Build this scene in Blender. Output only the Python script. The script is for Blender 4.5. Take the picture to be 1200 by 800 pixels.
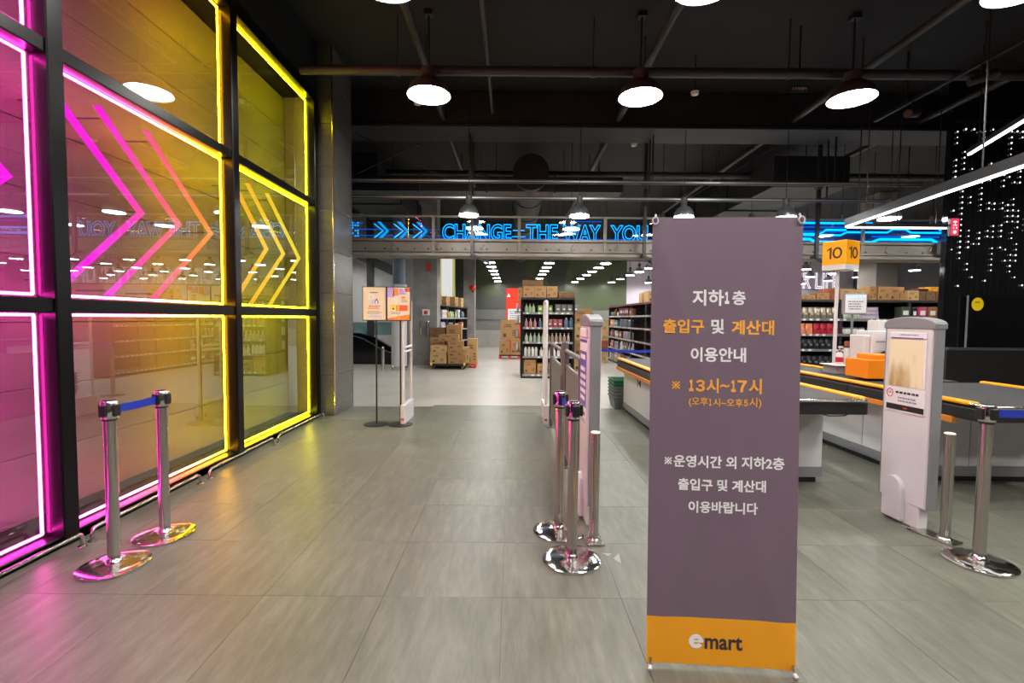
import bpy, bmesh, math, random
from mathutils import Vector, Matrix
R = math.radians
PI = math.pi
random.seed(7)
for o in list(bpy.data.objects):
    bpy.data.objects.remove(o)
S = bpy.context.scene
COL = S.collection

# ------------------------------------------------------------------ camera, world, exposure
cam_d = bpy.data.cameras.new('camera')
cam_d.sensor_width = 36.0
cam_d.lens = 560 / 1200 * 36
cam_d.clip_start = 0.05
cam_d.clip_end = 200
cam = bpy.data.objects.new('camera', cam_d)
COL.objects.link(cam)
PITCH = math.atan(27 / 560)
cam.matrix_world = Matrix.Translation((0, 0, 1.45)) @ Matrix.Rotation(PI / 2 - PITCH, 4, 'X') @ Matrix.Rotation(0.0085, 4, 'Z')
S.camera = cam
world = bpy.data.worlds.new('world')
S.world = world
world.use_nodes = True
world.node_tree.nodes['Background'].inputs[0].default_value = (0.6, 0.65, 0.7, 1)
world.node_tree.nodes['Background'].inputs[1].default_value = 0.02
S.view_settings.view_transform = 'Standard'
S.view_settings.look = 'None'
S.view_settings.exposure = 0.0
S.view_settings.gamma = 1.0
S.view_settings.use_curve_mapping = False
LOBBY_LAMP = 80.0      # radiance of the lobby lamps' diffusers
STORE_LAMP = 98.0      # radiance of the sales floor lamps' diffusers
NEON = 105.0            # radiance of the light tubes behind the glass wall

# ------------------------------------------------------------------ materials
def new_mat(name):
    m = bpy.data.materials.new(name)
    m.use_nodes = True
    m.node_tree.nodes.clear()
    return m, m.node_tree.nodes, m.node_tree.links

def srgb(r, g, b):
    return tuple(((c / 255) / 12.92 if c / 255 <= 0.04045 else ((c / 255 + 0.055) / 1.055) ** 2.4) for c in (r, g, b)) + (1,)

def mat(name, col, rough=0.5, metal=0.0, vary=0.0, scale=8.0, bump=0.0, bscale=60.0, spec=0.5, coat=0.0, stretch=(1, 1, 1)):
    m, n, l = new_mat(name)
    out = n.new('ShaderNodeOutputMaterial')
    p = n.new('ShaderNodeBsdfPrincipled')
    p.inputs['Base Color'].default_value = col if len(col) == 4 else tuple(col) + (1,)
    p.inputs['Roughness'].default_value = rough
    p.inputs['Metallic'].default_value = metal
    p.inputs['Specular IOR Level'].default_value = spec
    p.inputs['Coat Weight'].default_value = coat
    l.new(p.outputs[0], out.inputs[0])
    if vary or bump:
        g = n.new('ShaderNodeTexCoord')
        mp = n.new('ShaderNodeMapping')
        mp.inputs['Scale'].default_value = stretch
        l.new(g.outputs['Object'], mp.inputs[0])
    if vary:
        t = n.new('ShaderNodeTexNoise')
        t.inputs['Scale'].default_value = scale
        t.inputs['Detail'].default_value = 6
        l.new(mp.outputs[0], t.inputs['Vector'])
        r = n.new('ShaderNodeMapRange')
        r.inputs[1].default_value = 0.25
        r.inputs[2].default_value = 0.75
        r.inputs[3].default_value = 1 - vary
        r.inputs[4].default_value = 1 + vary
        l.new(t.outputs[0], r.inputs[0])
        x = n.new('ShaderNodeVectorMath')
        x.operation = 'SCALE'
        x.inputs[0].default_value = p.inputs['Base Color'].default_value[:3]
        l.new(r.outputs[0], x.inputs['Scale'])
        l.new(x.outputs[0], p.inputs['Base Color'])
    if bump:
        t2 = n.new('ShaderNodeTexNoise')
        t2.inputs['Scale'].default_value = bscale
        t2.inputs['Detail'].default_value = 4
        l.new(mp.outputs[0], t2.inputs['Vector'])
        b = n.new('ShaderNodeBump')
        b.inputs['Strength'].default_value = bump
        b.inputs['Distance'].default_value = 0.01
        l.new(t2.outputs[0], b.inputs['Height'])
        l.new(b.outputs[0], p.inputs['Normal'])
    return m

def emit(name, col, strength):
    m, n, l = new_mat(name)
    out = n.new('ShaderNodeOutputMaterial')
    e = n.new('ShaderNodeEmission')
    e.inputs[0].default_value = tuple(col[:3]) + (1,)
    e.inputs[1].default_value = strength
    l.new(e.outputs[0], out.inputs[0])
    return m

def glass(name, base=0.06, ior=1.5, tint=(1, 1, 1), refl=(1, 1, 1), rough=0.0):
    m, n, l = new_mat(name)
    out = n.new('ShaderNodeOutputMaterial')
    t = n.new('ShaderNodeBsdfTransparent')
    t.inputs[0].default_value = tint + (1,)
    g = n.new('ShaderNodeBsdfGlossy')
    g.inputs['Color'].default_value = refl + (1,)
    g.inputs['Roughness'].default_value = rough
    f = n.new('ShaderNodeFresnel')
    f.inputs[0].default_value = ior
    a = n.new('ShaderNodeMath')
    a.operation = 'ADD'
    a.use_clamp = True
    a.inputs[1].default_value = base
    l.new(f.outputs[0], a.inputs[0])
    bk = n.new('ShaderNodeNewGeometry')          # only the outer face of a sheet reflects
    inv = n.new('ShaderNodeMath')
    inv.operation = 'SUBTRACT'
    inv.inputs[0].default_value = 1.0
    l.new(bk.outputs['Backfacing'], inv.inputs[1])
    ml = n.new('ShaderNodeMath')
    ml.operation = 'MULTIPLY'
    l.new(a.outputs[0], ml.inputs[0])
    l.new(inv.outputs[0], ml.inputs[1])
    mx = n.new('ShaderNodeMixShader')
    l.new(ml.outputs[0], mx.inputs[0])
    l.new(t.outputs[0], mx.inputs[1])
    l.new(g.outputs[0], mx.inputs[2])
    l.new(mx.outputs[0], out.inputs[0])
    return m

M = {}
M['black'] = mat('black_paint', (0.012, 0.012, 0.013), 0.45)
M['black_gloss'] = mat('black_gloss', (0.006, 0.006, 0.008), 0.08)
M['dark_frame'] = mat('dark_frame', (0.003, 0.0025, 0.003), 0.3, spec=0.2)
M['ceiling'] = mat('ceiling_black', (0.0045, 0.0045, 0.0048), 0.8, vary=0.4, scale=1.5)
M['pipe'] = mat('pipe_dark', (0.03, 0.028, 0.027), 0.45, vary=0.2)
M['beam'] = mat('beam_dark', (0.008, 0.0088, 0.010), 0.6, vary=0.25, scale=2)
M['chrome'] = mat('chrome', (0.70, 0.69, 0.67), 0.13, 1.0)
M['steel'] = mat('brushed_steel', (0.52, 0.50, 0.47), 0.2, 1.0, vary=0.12, scale=30, stretch=(1, 1, 0.05))
M['white'] = mat('white_plastic', (0.63, 0.62, 0.645), 0.35)
M['offwhite'] = mat('offwhite_panel', (0.62, 0.61, 0.62), 0.4, vary=0.04)
M['grey'] = mat('grey_plastic', (0.22, 0.225, 0.24), 0.4)
M['darkgrey'] = mat('dark_grey_metal', (0.06, 0.06, 0.065), 0.4)
M['barrier'] = mat('barrier_grey', (0.085, 0.08, 0.088), 0.35)
M['barrier_mesh'] = mat('barrier_panel', (0.16, 0.155, 0.165), 0.55, bump=0.4, bscale=300)
M['orange'] = mat('orange_trim', srgb(255, 168, 10), 0.4)
M['orange_dark'] = mat('orange_plastic', srgb(235, 132, 0), 0.45)
M['wood_strip'] = mat('amber_strip', srgb(205, 125, 30), 0.5)
M['belt'] = mat('belt_rubber', (0.035, 0.035, 0.037), 0.6, vary=0.15, scale=20)
M['blue'] = mat('blue_webbing', srgb(18, 45, 165), 0.7, bump=0.3, bscale=400)
M['rack'] = mat('rack_black', (0.025, 0.024, 0.025), 0.5)
M['rail_metal'] = mat('price_rail', (0.35, 0.36, 0.36), 0.3, 0.6)
M['tag'] = mat('price_tag', (0.75, 0.74, 0.7), 0.6)
M['red'] = mat('red_paint', srgb(225, 50, 20), 0.4)
M['darkred'] = mat('dark_red_header', srgb(95, 30, 30), 0.5)
M['concrete'] = mat('concrete', (0.26, 0.255, 0.24), 0.75, vary=0.25, scale=3, bump=0.3, bscale=25)
M['pillar_tile'] = mat('pillar_tile', (0.085, 0.082, 0.072), 0.35, vary=0.25, scale=4, stretch=(1, 1, 3))
M['wallgrey'] = mat('light_grey_wall', (0.40, 0.40, 0.42), 0.7)
M['whitewall'] = mat('white_wall', (0.6, 0.6, 0.6), 0.7)
M['bluegrey'] = mat('blue_grey_cladding', (0.12, 0.16, 0.22), 0.5)
M['backgrey'] = mat('grey_wall_panel', (0.20, 0.205, 0.195), 0.6, vary=0.08, scale=2)
M['backlow'] = mat('pale_concrete_dado', (0.36, 0.35, 0.32), 0.6, vary=0.12, scale=3)
M['girder'] = mat('girder_beige', (0.17, 0.155, 0.132), 0.5, vary=0.12, scale=6)
M['railpost'] = mat('rail_post_beige', (0.20, 0.185, 0.16), 0.4, 0.3)
M['storefloor'] = mat('polished_concrete', (0.40, 0.38, 0.34), 0.4, vary=0.1, scale=1.2, spec=0.5)
M['grout'] = mat('grout', (0.085, 0.082, 0.07), 0.6)
M['lobbyfloor'] = mat('lobby_base_floor', (0.22, 0.21, 0.18), 0.4)
M['panelwhite'] = mat('backing_panel', (0.085, 0.083, 0.08), 0.5, vary=0.08, scale=3, stretch=(1, 0.3, 2))
M['darkwall'] = mat('dark_wall', (0.03, 0.03, 0.033), 0.5)
M['purple'] = mat('banner_purple', srgb(122, 102, 117), 0.5, bump=0.05, bscale=500)
M['banner_orange'] = mat('banner_orange', srgb(255, 172, 28), 0.5)
M['banner_back'] = mat('banner_back', (0.6, 0.6, 0.6), 0.6)
M['ink_white'] = mat('ink_white', (0.96, 0.95, 0.96), 0.5)
M['ink_orange'] = mat('ink_orange', srgb(255, 180, 75), 0.5)
M['ink_dark'] = mat('ink_dark', srgb(62, 48, 62), 0.5)
M['ink_black'] = mat('ink_black', (0.015, 0.014, 0.016), 0.5)
M['ink_grey'] = mat('ink_grey', (0.25, 0.24, 0.26), 0.5)
M['ink_red'] = mat('ink_red', srgb(205, 70, 50), 0.5)
M['violet'] = mat('notice_violet', srgb(98, 78, 165), 0.4)
M['paper'] = mat('paper_white', (0.75, 0.73, 0.76), 0.55)
M['yellow'] = mat('yellow_and_reflection', srgb(250, 215, 10), 0.5)
M['cream_cap'] = mat('cream_cap', (0.85, 0.82, 0.68), 0.3)
M['green_basket'] = mat('green_basket', srgb(30, 95, 65), 0.5)
M['grey_basket'] = mat('grey_basket', srgb(95, 105, 105), 0.5)
M['tin'] = mat('dome_outer', (0.05, 0.045, 0.043), 0.4)
M['dome_in'] = mat('dome_inner', (0.8, 0.8, 0.78), 0.3)
for k, c in dict(carton=(168, 128, 82), carton_pale=(196, 160, 108), carton_dark=(120, 88, 58), carton_red=(150, 82, 50)).items():
    M[k] = mat(k, srgb(*c), 0.75, vary=0.10, scale=5)
M['tape'] = mat('packing_tape', srgb(150, 112, 66), 0.3)
M['print'] = mat('carton_print', srgb(92, 64, 38), 0.7)
for k, c in dict(p_white=(215, 212, 208), p_green=(150, 175, 130), p_leaf=(120, 160, 60), p_grey=(110, 110, 108), p_pink=(190, 130, 135), p_rose=(165, 85, 95),
                 p_blue=(90, 115, 145), p_sage=(165, 180, 160), p_clay=(165, 145, 130), p_orange=(220, 130, 85), p_teal=(80, 140, 150), p_lav=(165, 160, 185),
                 p_brown=(130, 90, 55), p_maroon=(90, 40, 42), p_silver=(150, 140, 130), p_purple=(70, 50, 110), p_red=(175, 30, 55), p_black=(32, 34, 40),
                 p_tan=(170, 150, 115), p_magenta=(165, 60, 95), p_dgreen=(60, 75, 60), p_amber=(225, 160, 30), p_lilac=(190, 175, 205)).items():
    M[k] = mat(k, srgb(*c), 0.35)

def mat_tile():
    m, n, l = new_mat('slate_tile')
    out = n.new('ShaderNodeOutputMaterial')
    p = n.new('ShaderNodeBsdfPrincipled')
    g = n.new('ShaderNodeNewGeometry')
    oi = n.new('ShaderNodeObjectInfo')
    off = n.new('ShaderNodeVectorMath')
    off.operation = 'SCALE'
    off.inputs[0].default_value = (7, 3, 5)
    l.new(oi.outputs['Random'], off.inputs['Scale'])
    add = n.new('ShaderNodeVectorMath')
    l.new(g.outputs['Position'], add.inputs[0])
    l.new(off.outputs[0], add.inputs[1])
    mp = n.new('ShaderNodeMapping')
    mp.inputs['Rotation'].default_value = (0, 0, R(14))
    mp.inputs['Scale'].default_value = (9, 1.6, 1)
    l.new(add.outputs[0], mp.inputs[0])
    a = n.new('ShaderNodeTexNoise')
    a.inputs['Scale'].default_value = 2.2
    a.inputs['Detail'].default_value = 9
    a.inputs['Roughness'].default_value = 0.68
    l.new(mp.outputs[0], a.inputs['Vector'])
    b = n.new('ShaderNodeTexNoise')
    b.inputs['Scale'].default_value = 1.3
    b.inputs['Detail'].default_value = 4
    l.new(add.outputs[0], b.inputs['Vector'])
    r = n.new('ShaderNodeValToRGB')
    r.color_ramp.elements[0].position = 0.25
    r.color_ramp.elements[0].color = (0.092, 0.093, 0.072, 1)
    r.color_ramp.elements[1].position = 0.78
    r.color_ramp.elements[1].color = (0.207, 0.208, 0.168, 1)
    e = r.color_ramp.elements.new(0.5)
    e.color = (0.141, 0.143, 0.114, 1)
    l.new(a.outputs[0], r.inputs[0])
    v = n.new('ShaderNodeMapRange')
    v.inputs[1].default_value = 0.3
    v.inputs[2].default_value = 0.7
    v.inputs[3].default_value = 0.82
    v.inputs[4].default_value = 1.12
    l.new(b.outputs[0], v.inputs[0])
    sc = n.new('ShaderNodeVectorMath')
    sc.operation = 'SCALE'
    l.new(r.outputs[0], sc.inputs[0])
    l.new(v.outputs[0], sc.inputs['Scale'])
    l.new(sc.outputs[0], p.inputs['Base Color'])
    rr = n.new('ShaderNodeMapRange')
    rr.inputs[3].default_value = 0.30
    rr.inputs[4].default_value = 0.46
    l.new(a.outputs[0], rr.inputs[0])
    l.new(rr.outputs[0], p.inputs['Roughness'])
    bp = n.new('ShaderNodeBump')
    bp.inputs['Strength'].default_value = 0.22
    bp.inputs['Distance'].default_value = 0.004
    l.new(a.outputs[0], bp.inputs['Height'])
    l.new(bp.outputs[0], p.inputs['Normal'])
    l.new(p.outputs[0], out.inputs[0])
    return m
M['tile'] = mat_tile()

def mat_neon():     # RGB light tube whose own colour runs from magenta to yellow along the wall
    m, n, l = new_mat('neon_gradient')
    out = n.new('ShaderNodeOutputMaterial')
    e = n.new('ShaderNodeEmission')
    g = n.new('ShaderNodeNewGeometry')
    sx = n.new('ShaderNodeSeparateXYZ')
    l.new(g.outputs['Position'], sx.inputs[0])
    mr = n.new('ShaderNodeMapRange')
    mr.inputs[1].default_value = 2.0
    mr.inputs[2].default_value = 7.0
    l.new(sx.outputs['Y'], mr.inputs[0])
    r = n.new('ShaderNodeValToRGB')
    r.color_ramp.elements[0].position = 0.18
    r.color_ramp.elements[0].color = (1.0, 0.03, 0.50, 1)
    r.color_ramp.elements[1].position = 0.9
    r.color_ramp.elements[1].color = (0.86, 0.76, 0.004, 1)
    for q, c in ((0.30, (1.0, 0.07, 0.32, 1)), (0.43, (1.0, 0.15, 0.05, 1)), (0.52, (1.0, 0.34, 0.008, 1)), (0.58, (1.0, 0.58, 0.004, 1))):
        x = r.color_ramp.elements.new(q)
        x.color = c
    l.new(mr.outputs[0], r.inputs[0])
    l.new(r.outputs[0], e.inputs[0])
    e.inputs[1].default_value = NEON
    l.new(e.outputs[0], out.inputs[0])
    return m
M['neon'] = mat_neon()

def mat_green():    # printed graphic of large overlapping dots on the glossy upper wall
    m, n, l = new_mat('dotted_wall_graphic')
    out = n.new('ShaderNodeOutputMaterial')
    p = n.new('ShaderNodeBsdfPrincipled')
    g = n.new('ShaderNodeNewGeometry')
    sx = n.new('ShaderNodeSeparateXYZ')
    l.new(g.outputs['Position'], sx.inputs[0])
    prev = None
    def circ(cx, cz, rad, col):
        nonlocal prev
        c = n.new('ShaderNodeCombineXYZ')
        l.new(sx.outputs['X'], c.inputs[0])
        l.new(sx.outputs['Z'], c.inputs[1])
        d = n.new('ShaderNodeVectorMath')
        d.operation = 'DISTANCE'
        d.inputs[1].default_value = (cx, cz, 0)
        l.new(c.outputs[0], d.inputs[0])
        k = n.new('ShaderNodeMath')
        k.operation = 'LESS_THAN'
        k.inputs[1].default_value = rad
        l.new(d.outputs['Value'], k.inputs[0])
        mx = n.new('ShaderNodeMix')
        mx.data_type = 'RGBA'
        l.new(k.outputs[0], mx.inputs[0])
        if prev is None:
            mx.inputs[6].default_value = (0.085, 0.095, 0.08, 1)
        else:
            l.new(prev, mx.inputs[6])
        mx.inputs[7].default_value = col
        prev = mx.outputs[2]
    for a in ((-0.9, 3.6, 1.0, (0.09, 0.118, 0.06, 1)), (0.3, 3.5, 1.1, (0.07, 0.078, 0.068, 1)), (2.0, 3.7, 1.35, (0.082, 0.105, 0.052, 1)), (2.5, 3.6, 0.8, (0.06, 0.066, 0.056, 1)),
              (4.6, 3.2, 2.0, (0.088, 0.112, 0.055, 1)), (6.9, 3.6, 0.9, (0.075, 0.095, 0.05, 1))):
        circ(*a)
    l.new(prev, p.inputs['Base Color'])
    p.inputs['Roughness'].default_value = 0.3
    l.new(p.outputs[0], out.inputs[0])
    return m
M['graphic'] = mat_green()

def mat_stain():    # yellowed paper with brown water marks
    m, n, l = new_mat('stained_paper')
    out = n.new('ShaderNodeOutputMaterial')
    p = n.new('ShaderNodeBsdfPrincipled')
    g = n.new('ShaderNodeTexCoord')
    mp = n.new('ShaderNodeMapping')
    mp.inputs['Scale'].default_value = (7, 1, 1.6)
    l.new(g.outputs['Object'], mp.inputs[0])
    t = n.new('ShaderNodeTexNoise')
    t.inputs['Scale'].default_value = 1.6
    t.inputs['Detail'].default_value = 5
    l.new(mp.outputs[0], t.inputs['Vector'])
    sx = n.new('ShaderNodeSeparateXYZ')
    l.new(g.outputs['Object'], sx.inputs[0])
    mr = n.new('ShaderNodeMapRange')
    mr.inputs[1].default_value = 1.0
    mr.inputs[2].default_value = 1.36
    mr.inputs[3].default_value = -0.12
    mr.inputs[4].default_value = 0.16
    l.new(sx.outputs['Z'], mr.inputs[0])
    ad = n.new('ShaderNodeMath')
    l.new(t.outputs[0], ad.inputs[0])
    l.new(mr.outputs[0], ad.inputs[1])
    r = n.new('ShaderNodeValToRGB')
    r.color_ramp.elements[0].position = 0.30
    r.color_ramp.elements[0].color = srgb(178, 146, 92)
    r.color_ramp.elements[1].position = 0.52
    r.color_ramp.elements[1].color = srgb(232, 220, 184)
    l.new(ad.outputs[0], r.inputs[0])
    l.new(r.outputs[0], p.inputs['Base Color'])
    p.inputs['Roughness'].default_value = 0.6
    l.new(p.outputs[0], out.inputs[0])
    return m
M['stained'] = mat_stain()

def mat_dome():     # ribbed clear acrylic reflector
    m, n, l = new_mat('acrylic_dome')
    out = n.new('ShaderNodeOutputMaterial')
    t = n.new('ShaderNodeBsdfTranslucent')
    t.inputs[0].default_value = (0.26, 0.26, 0.26, 1)
    g = n.new('ShaderNodeBsdfGlossy')
    g.inputs['Roughness'].default_value = 0.45
    tr = n.new('ShaderNodeBsdfTransparent')
    a = n.new('ShaderNodeMixShader')
    a.inputs[0].default_value = 0.3
    b = n.new('ShaderNodeMixShader')
    b.inputs[0].default_value = 0.45
    l.new(t.outputs[0], a.inputs[1])
    l.new(g.outputs[0], a.inputs[2])
    l.new(a.outputs[0], b.inputs[1])
    l.new(tr.outputs[0], b.inputs[2])
    l.new(b.outputs[0], out.inputs[0])
    return m
M['dome'] = mat_dome()
M['lobby_disc'] = emit('lobby_diffuser', (1.0, 0.97, 0.9), LOBBY_LAMP)
M['store_disc'] = emit('store_diffuser', (1.0, 0.985, 0.94), STORE_LAMP)
M['led_white'] = emit('led_white', (1, 0.97, 0.95), 7)
M['led_dot'] = emit('led_dot', (0.95, 0.97, 1.0), 2.2)
M['neon_cyan'] = emit('neon_cyan', (0.0, 0.33, 1.0), 3.2)
M['neon_deep'] = emit('neon_deep', (0.0, 0.12, 0.75), 1.2)
M['neon_pale'] = emit('neon_pale', (1.0, 0.93, 1.0), 1.8)
M['chev_magenta'] = emit('chev_magenta', (1.0, 0.02, 0.9), 1.25)
M['chev_pink'] = emit('chev_pink', (1.0, 0.06, 0.5), 1.2)
M['chev_neon'] = None
M['lit_flute'] = emit('lit_flute', (1.0, 0.99, 0.97), 0.75)
M['lit_edge'] = emit('lit_edge', (0.85, 0.78, 0.25), 0.6)
M['screen_blue'] = emit('screen_blue', (0.35, 0.55, 0.85), 0.7)
M['screen_white'] = emit('screen_white', (0.6, 0.8, 1.0), 1.2)
M['sign_red'] = emit('sign_red', (1.0, 0.05, 0.12), 1.0)
M['sign_white'] = emit('sign_white', (1, 0.9, 0.9), 1.2)
M['glass_wall'] = glass('glass_wall', 0.10, 1.5, (0.76, 0.75, 0.75), (0.80, 1.0, 0.98))
M['glass'] = glass('glass_clear', 0.02, 1.45, (0.93, 0.96, 0.98))
M['glass_teal'] = glass('glass_teal', 0.05, 1.5, (0.55, 0.72, 0.72))
M['glass_dark'] = glass('glass_dark', 0.03, 1.5, (0.4, 0.4, 0.42))

# chevron bars: printed acrylic strips lit from inside, colour runs with the wall's gradient
def mat_chev():
    m, n, l = new_mat('chevron_gradient')
    out = n.new('ShaderNodeOutputMaterial')
    e = n.new('ShaderNodeEmission')
    g = n.new('ShaderNodeNewGeometry')
    sx = n.new('ShaderNodeSeparateXYZ')
    l.new(g.outputs['Position'], sx.inputs[0])
    mr = n.new('ShaderNodeMapRange')
    mr.inputs[1].default_value = 3.0
    mr.inputs[2].default_value = 7.0
    l.new(sx.outputs['Y'], mr.inputs[0])
    r = n.new('ShaderNodeValToRGB')
    r.color_ramp.elements[0].position = 0.0
    r.color_ramp.elements[0].color = (1.0, 0.015, 0.9, 1)
    r.color_ramp.elements[1].position = 0.9
    r.color_ramp.elements[1].color = (0.95, 0.8, 0.03, 1)
    for q, c in ((0.14, (1.0, 0.02, 0.75, 1)), (0.27, (1.0, 0.12, 0.25, 1)), (0.4, (1.0, 0.3, 0.06, 1)), (0.52, (1.0, 0.45, 0.03, 1)), (0.7, (1.0, 0.62, 0.03, 1))):
        x = r.color_ramp.elements.new(q)
        x.color = c
    l.new(mr.outputs[0], r.inputs[0])
    l.new(r.outputs[0], e.inputs[0])
    e.inputs[1].default_value = 2.0
    l.new(e.outputs[0], out.inputs[0])
    return m
M['chev'] = mat_chev()

# ------------------------------------------------------------------ mesh helpers
class MB:
    def __init__(s):
        s.v, s.f, s.mi, s.mats = [], [], [], []
        s.cur = 0
    def m(s, key):
        mm = M[key] if isinstance(key, str) else key
        if mm not in s.mats:
            s.mats.append(mm)
        s.cur = s.mats.index(mm)
        return s
    def add(s, vs, fs):
        b = len(s.v)
        s.v += [tuple(v) for v in vs]
        for f in fs:
            s.f.append(tuple(i + b for i in f))
            s.mi.append(s.cur)
        return s
    def box(s, x0, x1, y0, y1, z0, z1, T=None):
        vs = [Vector(p) for p in ((x0, y0, z0), (x1, y0, z0), (x1, y1, z0), (x0, y1, z0), (x0, y0, z1), (x1, y0, z1), (x1, y1, z1), (x0, y1, z1))]
        if T is not None:
            vs = [T @ v for v in vs]
        return s.add(vs, [(3, 2, 1, 0), (4, 5, 6, 7), (0, 1, 5, 4), (1, 2, 6, 5), (2, 3, 7, 6), (3, 0, 4, 7)])
    def bar(s, a, b, w, d, up=(0, 0, 1)):      # box section from a to b
        a, b = Vector(a), Vector(b)
        t = (b - a).normalized()
        u = Vector(up)
        if abs(t.dot(u)) > 0.95:
            u = Vector((0, 1, 0))
        x = t.cross(u).normalized() * (w / 2)
        y = x.normalized().cross(t).normalized() * (d / 2)
        vs = [a - x - y, a + x - y, a + x + y, a - x + y, b - x - y, b + x - y, b + x + y, b - x + y]
        return s.add(vs, [(3, 2, 1, 0), (4, 5, 6, 7), (0, 1, 5, 4), (1, 2, 6, 5), (2, 3, 7, 6), (3, 0, 4, 7)])
    def tube(s, pts, r, n=10, cap=True):
        pts = [Vector(p) for p in pts]
        rings, vs, fs = len(pts), [], []
        u = None
        for i, p in enumerate(pts):
            t = (pts[min(i + 1, rings - 1)] - pts[max(i - 1, 0)]).normalized()
            if u is None:
                u = Vector((0, 0, 1)) if abs(t.z) < 0.9 else Vector((1, 0, 0))
            x = t.cross(u).normalized()
            u = x.cross(t).normalized()
            for k in range(n):
                a = 2 * PI * k / n
                vs.append(p + (x * math.cos(a) + u * math.sin(a)) * r)
        for i in range(rings - 1):
            for k in range(n):
                k2 = (k + 1) % n
                fs.append((i * n + k, i * n + k2, (i + 1) * n + k2, (i + 1) * n + k))
        if cap:
            fs.append(tuple(range(n - 1, -1, -1)))
            fs.append(tuple((rings - 1) * n + k for k in range(n)))
        return s.add(vs, fs)
    def lathe(s, prof, c=(0, 0, 0), n=20, cap=True):       # prof: (radius, z) going upwards
        vs, fs = [], []
        for r, z in prof:
            for k in range(n):
                a = 2 * PI * k / n
                vs.append((c[0] + r * math.cos(a), c[1] + r * math.sin(a), c[2] + z))
        for i in range(len(prof) - 1):
            for k in range(n):
                k2 = (k + 1) % n
                fs.append((i * n + k, i * n + k2, (i + 1) * n + k2, (i + 1) * n + k))
        if cap:
            fs.append(tuple(range(n - 1, -1, -1)))
            fs.append(tuple((len(prof) - 1) * n + k for k in range(n)))
        return s.add(vs, fs)
    def prism(s, poly, z0, z1, axis='z', T=None):
        n = len(poly)
        def P(a, b, c):
            v = Vector((a, b, c)) if axis == 'z' else (Vector((a, c, b)) if axis == 'y' else Vector((c, a, b)))
            return T @ v if T is not None else v
        vs = [P(a, b, z0) for a, b in poly] + [P(a, b, z1) for a, b in poly]
        fs = [tuple(range(n - 1, -1, -1)), tuple(range(n, 2 * n))] + [(i, (i + 1) % n, n + (i + 1) % n, n + i) for i in range(n)]
        return s.add(vs, fs)
    def build(s, name, parent=None, bevel=0.0, smooth=False, loc=None, rz=0.0, seg=1):
        me = bpy.data.meshes.new(name)
        me.from_pydata(s.v, [], s.f)
        for mm in s.mats:
            me.materials.append(mm)
        me.polygons.foreach_set('material_index', s.mi)
        bm = bmesh.new()
        bm.from_mesh(me)
        bmesh.ops.recalc_face_normals(bm, faces=bm.faces)
        if bevel:
            es = [e for e in bm.edges if len(e.link_faces) == 2 and e.calc_face_angle(0) > 0.6]
            bmesh.ops.bevel(bm, geom=es, offset=bevel, segments=seg, affect='EDGES', profile=0.5, clamp_overlap=True)
        if smooth:
            for f in bm.faces:
                f.smooth = True
            for e in bm.edges:
                if len(e.link_faces) == 2 and e.calc_face_angle(0) > 0.7:
                    e.smooth = False
        bm.to_mesh(me)
        bm.free()
        o = bpy.data.objects.new(name, me)
        COL.objects.link(o)
        if parent is not None:
            o.parent = parent
        if loc is not None:
            o.location = loc
        o.rotation_euler.z = rz
        return o

def tag(o, label=None, cat=None, group=None, kind=None):
    if label:
        o['label'] = label
    if cat:
        o['category'] = cat
    if group:
        o['group'] = group
    if kind:
        o['kind'] = kind
    return o

def thing(name, label, cat, loc=(0, 0, 0), rz=0.0, group=None):
    o = bpy.data.objects.new(name, None)
    o.empty_display_size = 0.1
    COL.objects.link(o)
    o.location = loc
    o.rotation_euler.z = rz
    return tag(o, label, cat, group)

def struct(o, label=None):
    return tag(o, label, None, None, 'structure')

KIDS = {}
def kids(o):
    return [c for c in bpy.data.objects if c.parent == o]

def dup(o, loc, rz=None, label=None, group=None, src=None):
    c = o.copy()
    COL.objects.link(c)
    c.location = loc
    if rz is not None:
        c.rotation_euler.z = rz
    if label:
        c['label'] = label
    if group:
        c['group'] = group
    if o not in KIDS:
        KIDS[o] = [(k, kids(k)) for k in kids(o)]
    for k, gs in KIDS[o]:
        kc = k.copy()
        COL.objects.link(kc)
        kc.parent = c
        for g in gs:
            gc = g.copy()
            COL.objects.link(gc)
            gc.parent = kc
    return c

ORD = ['first', 'second', 'third', 'fourth', 'fifth', 'sixth', 'seventh', 'eighth', 'ninth', 'tenth', 'eleventh', 'twelfth', 'thirteenth', 'fourteenth', 'fifteenth', 'sixteenth']

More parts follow.
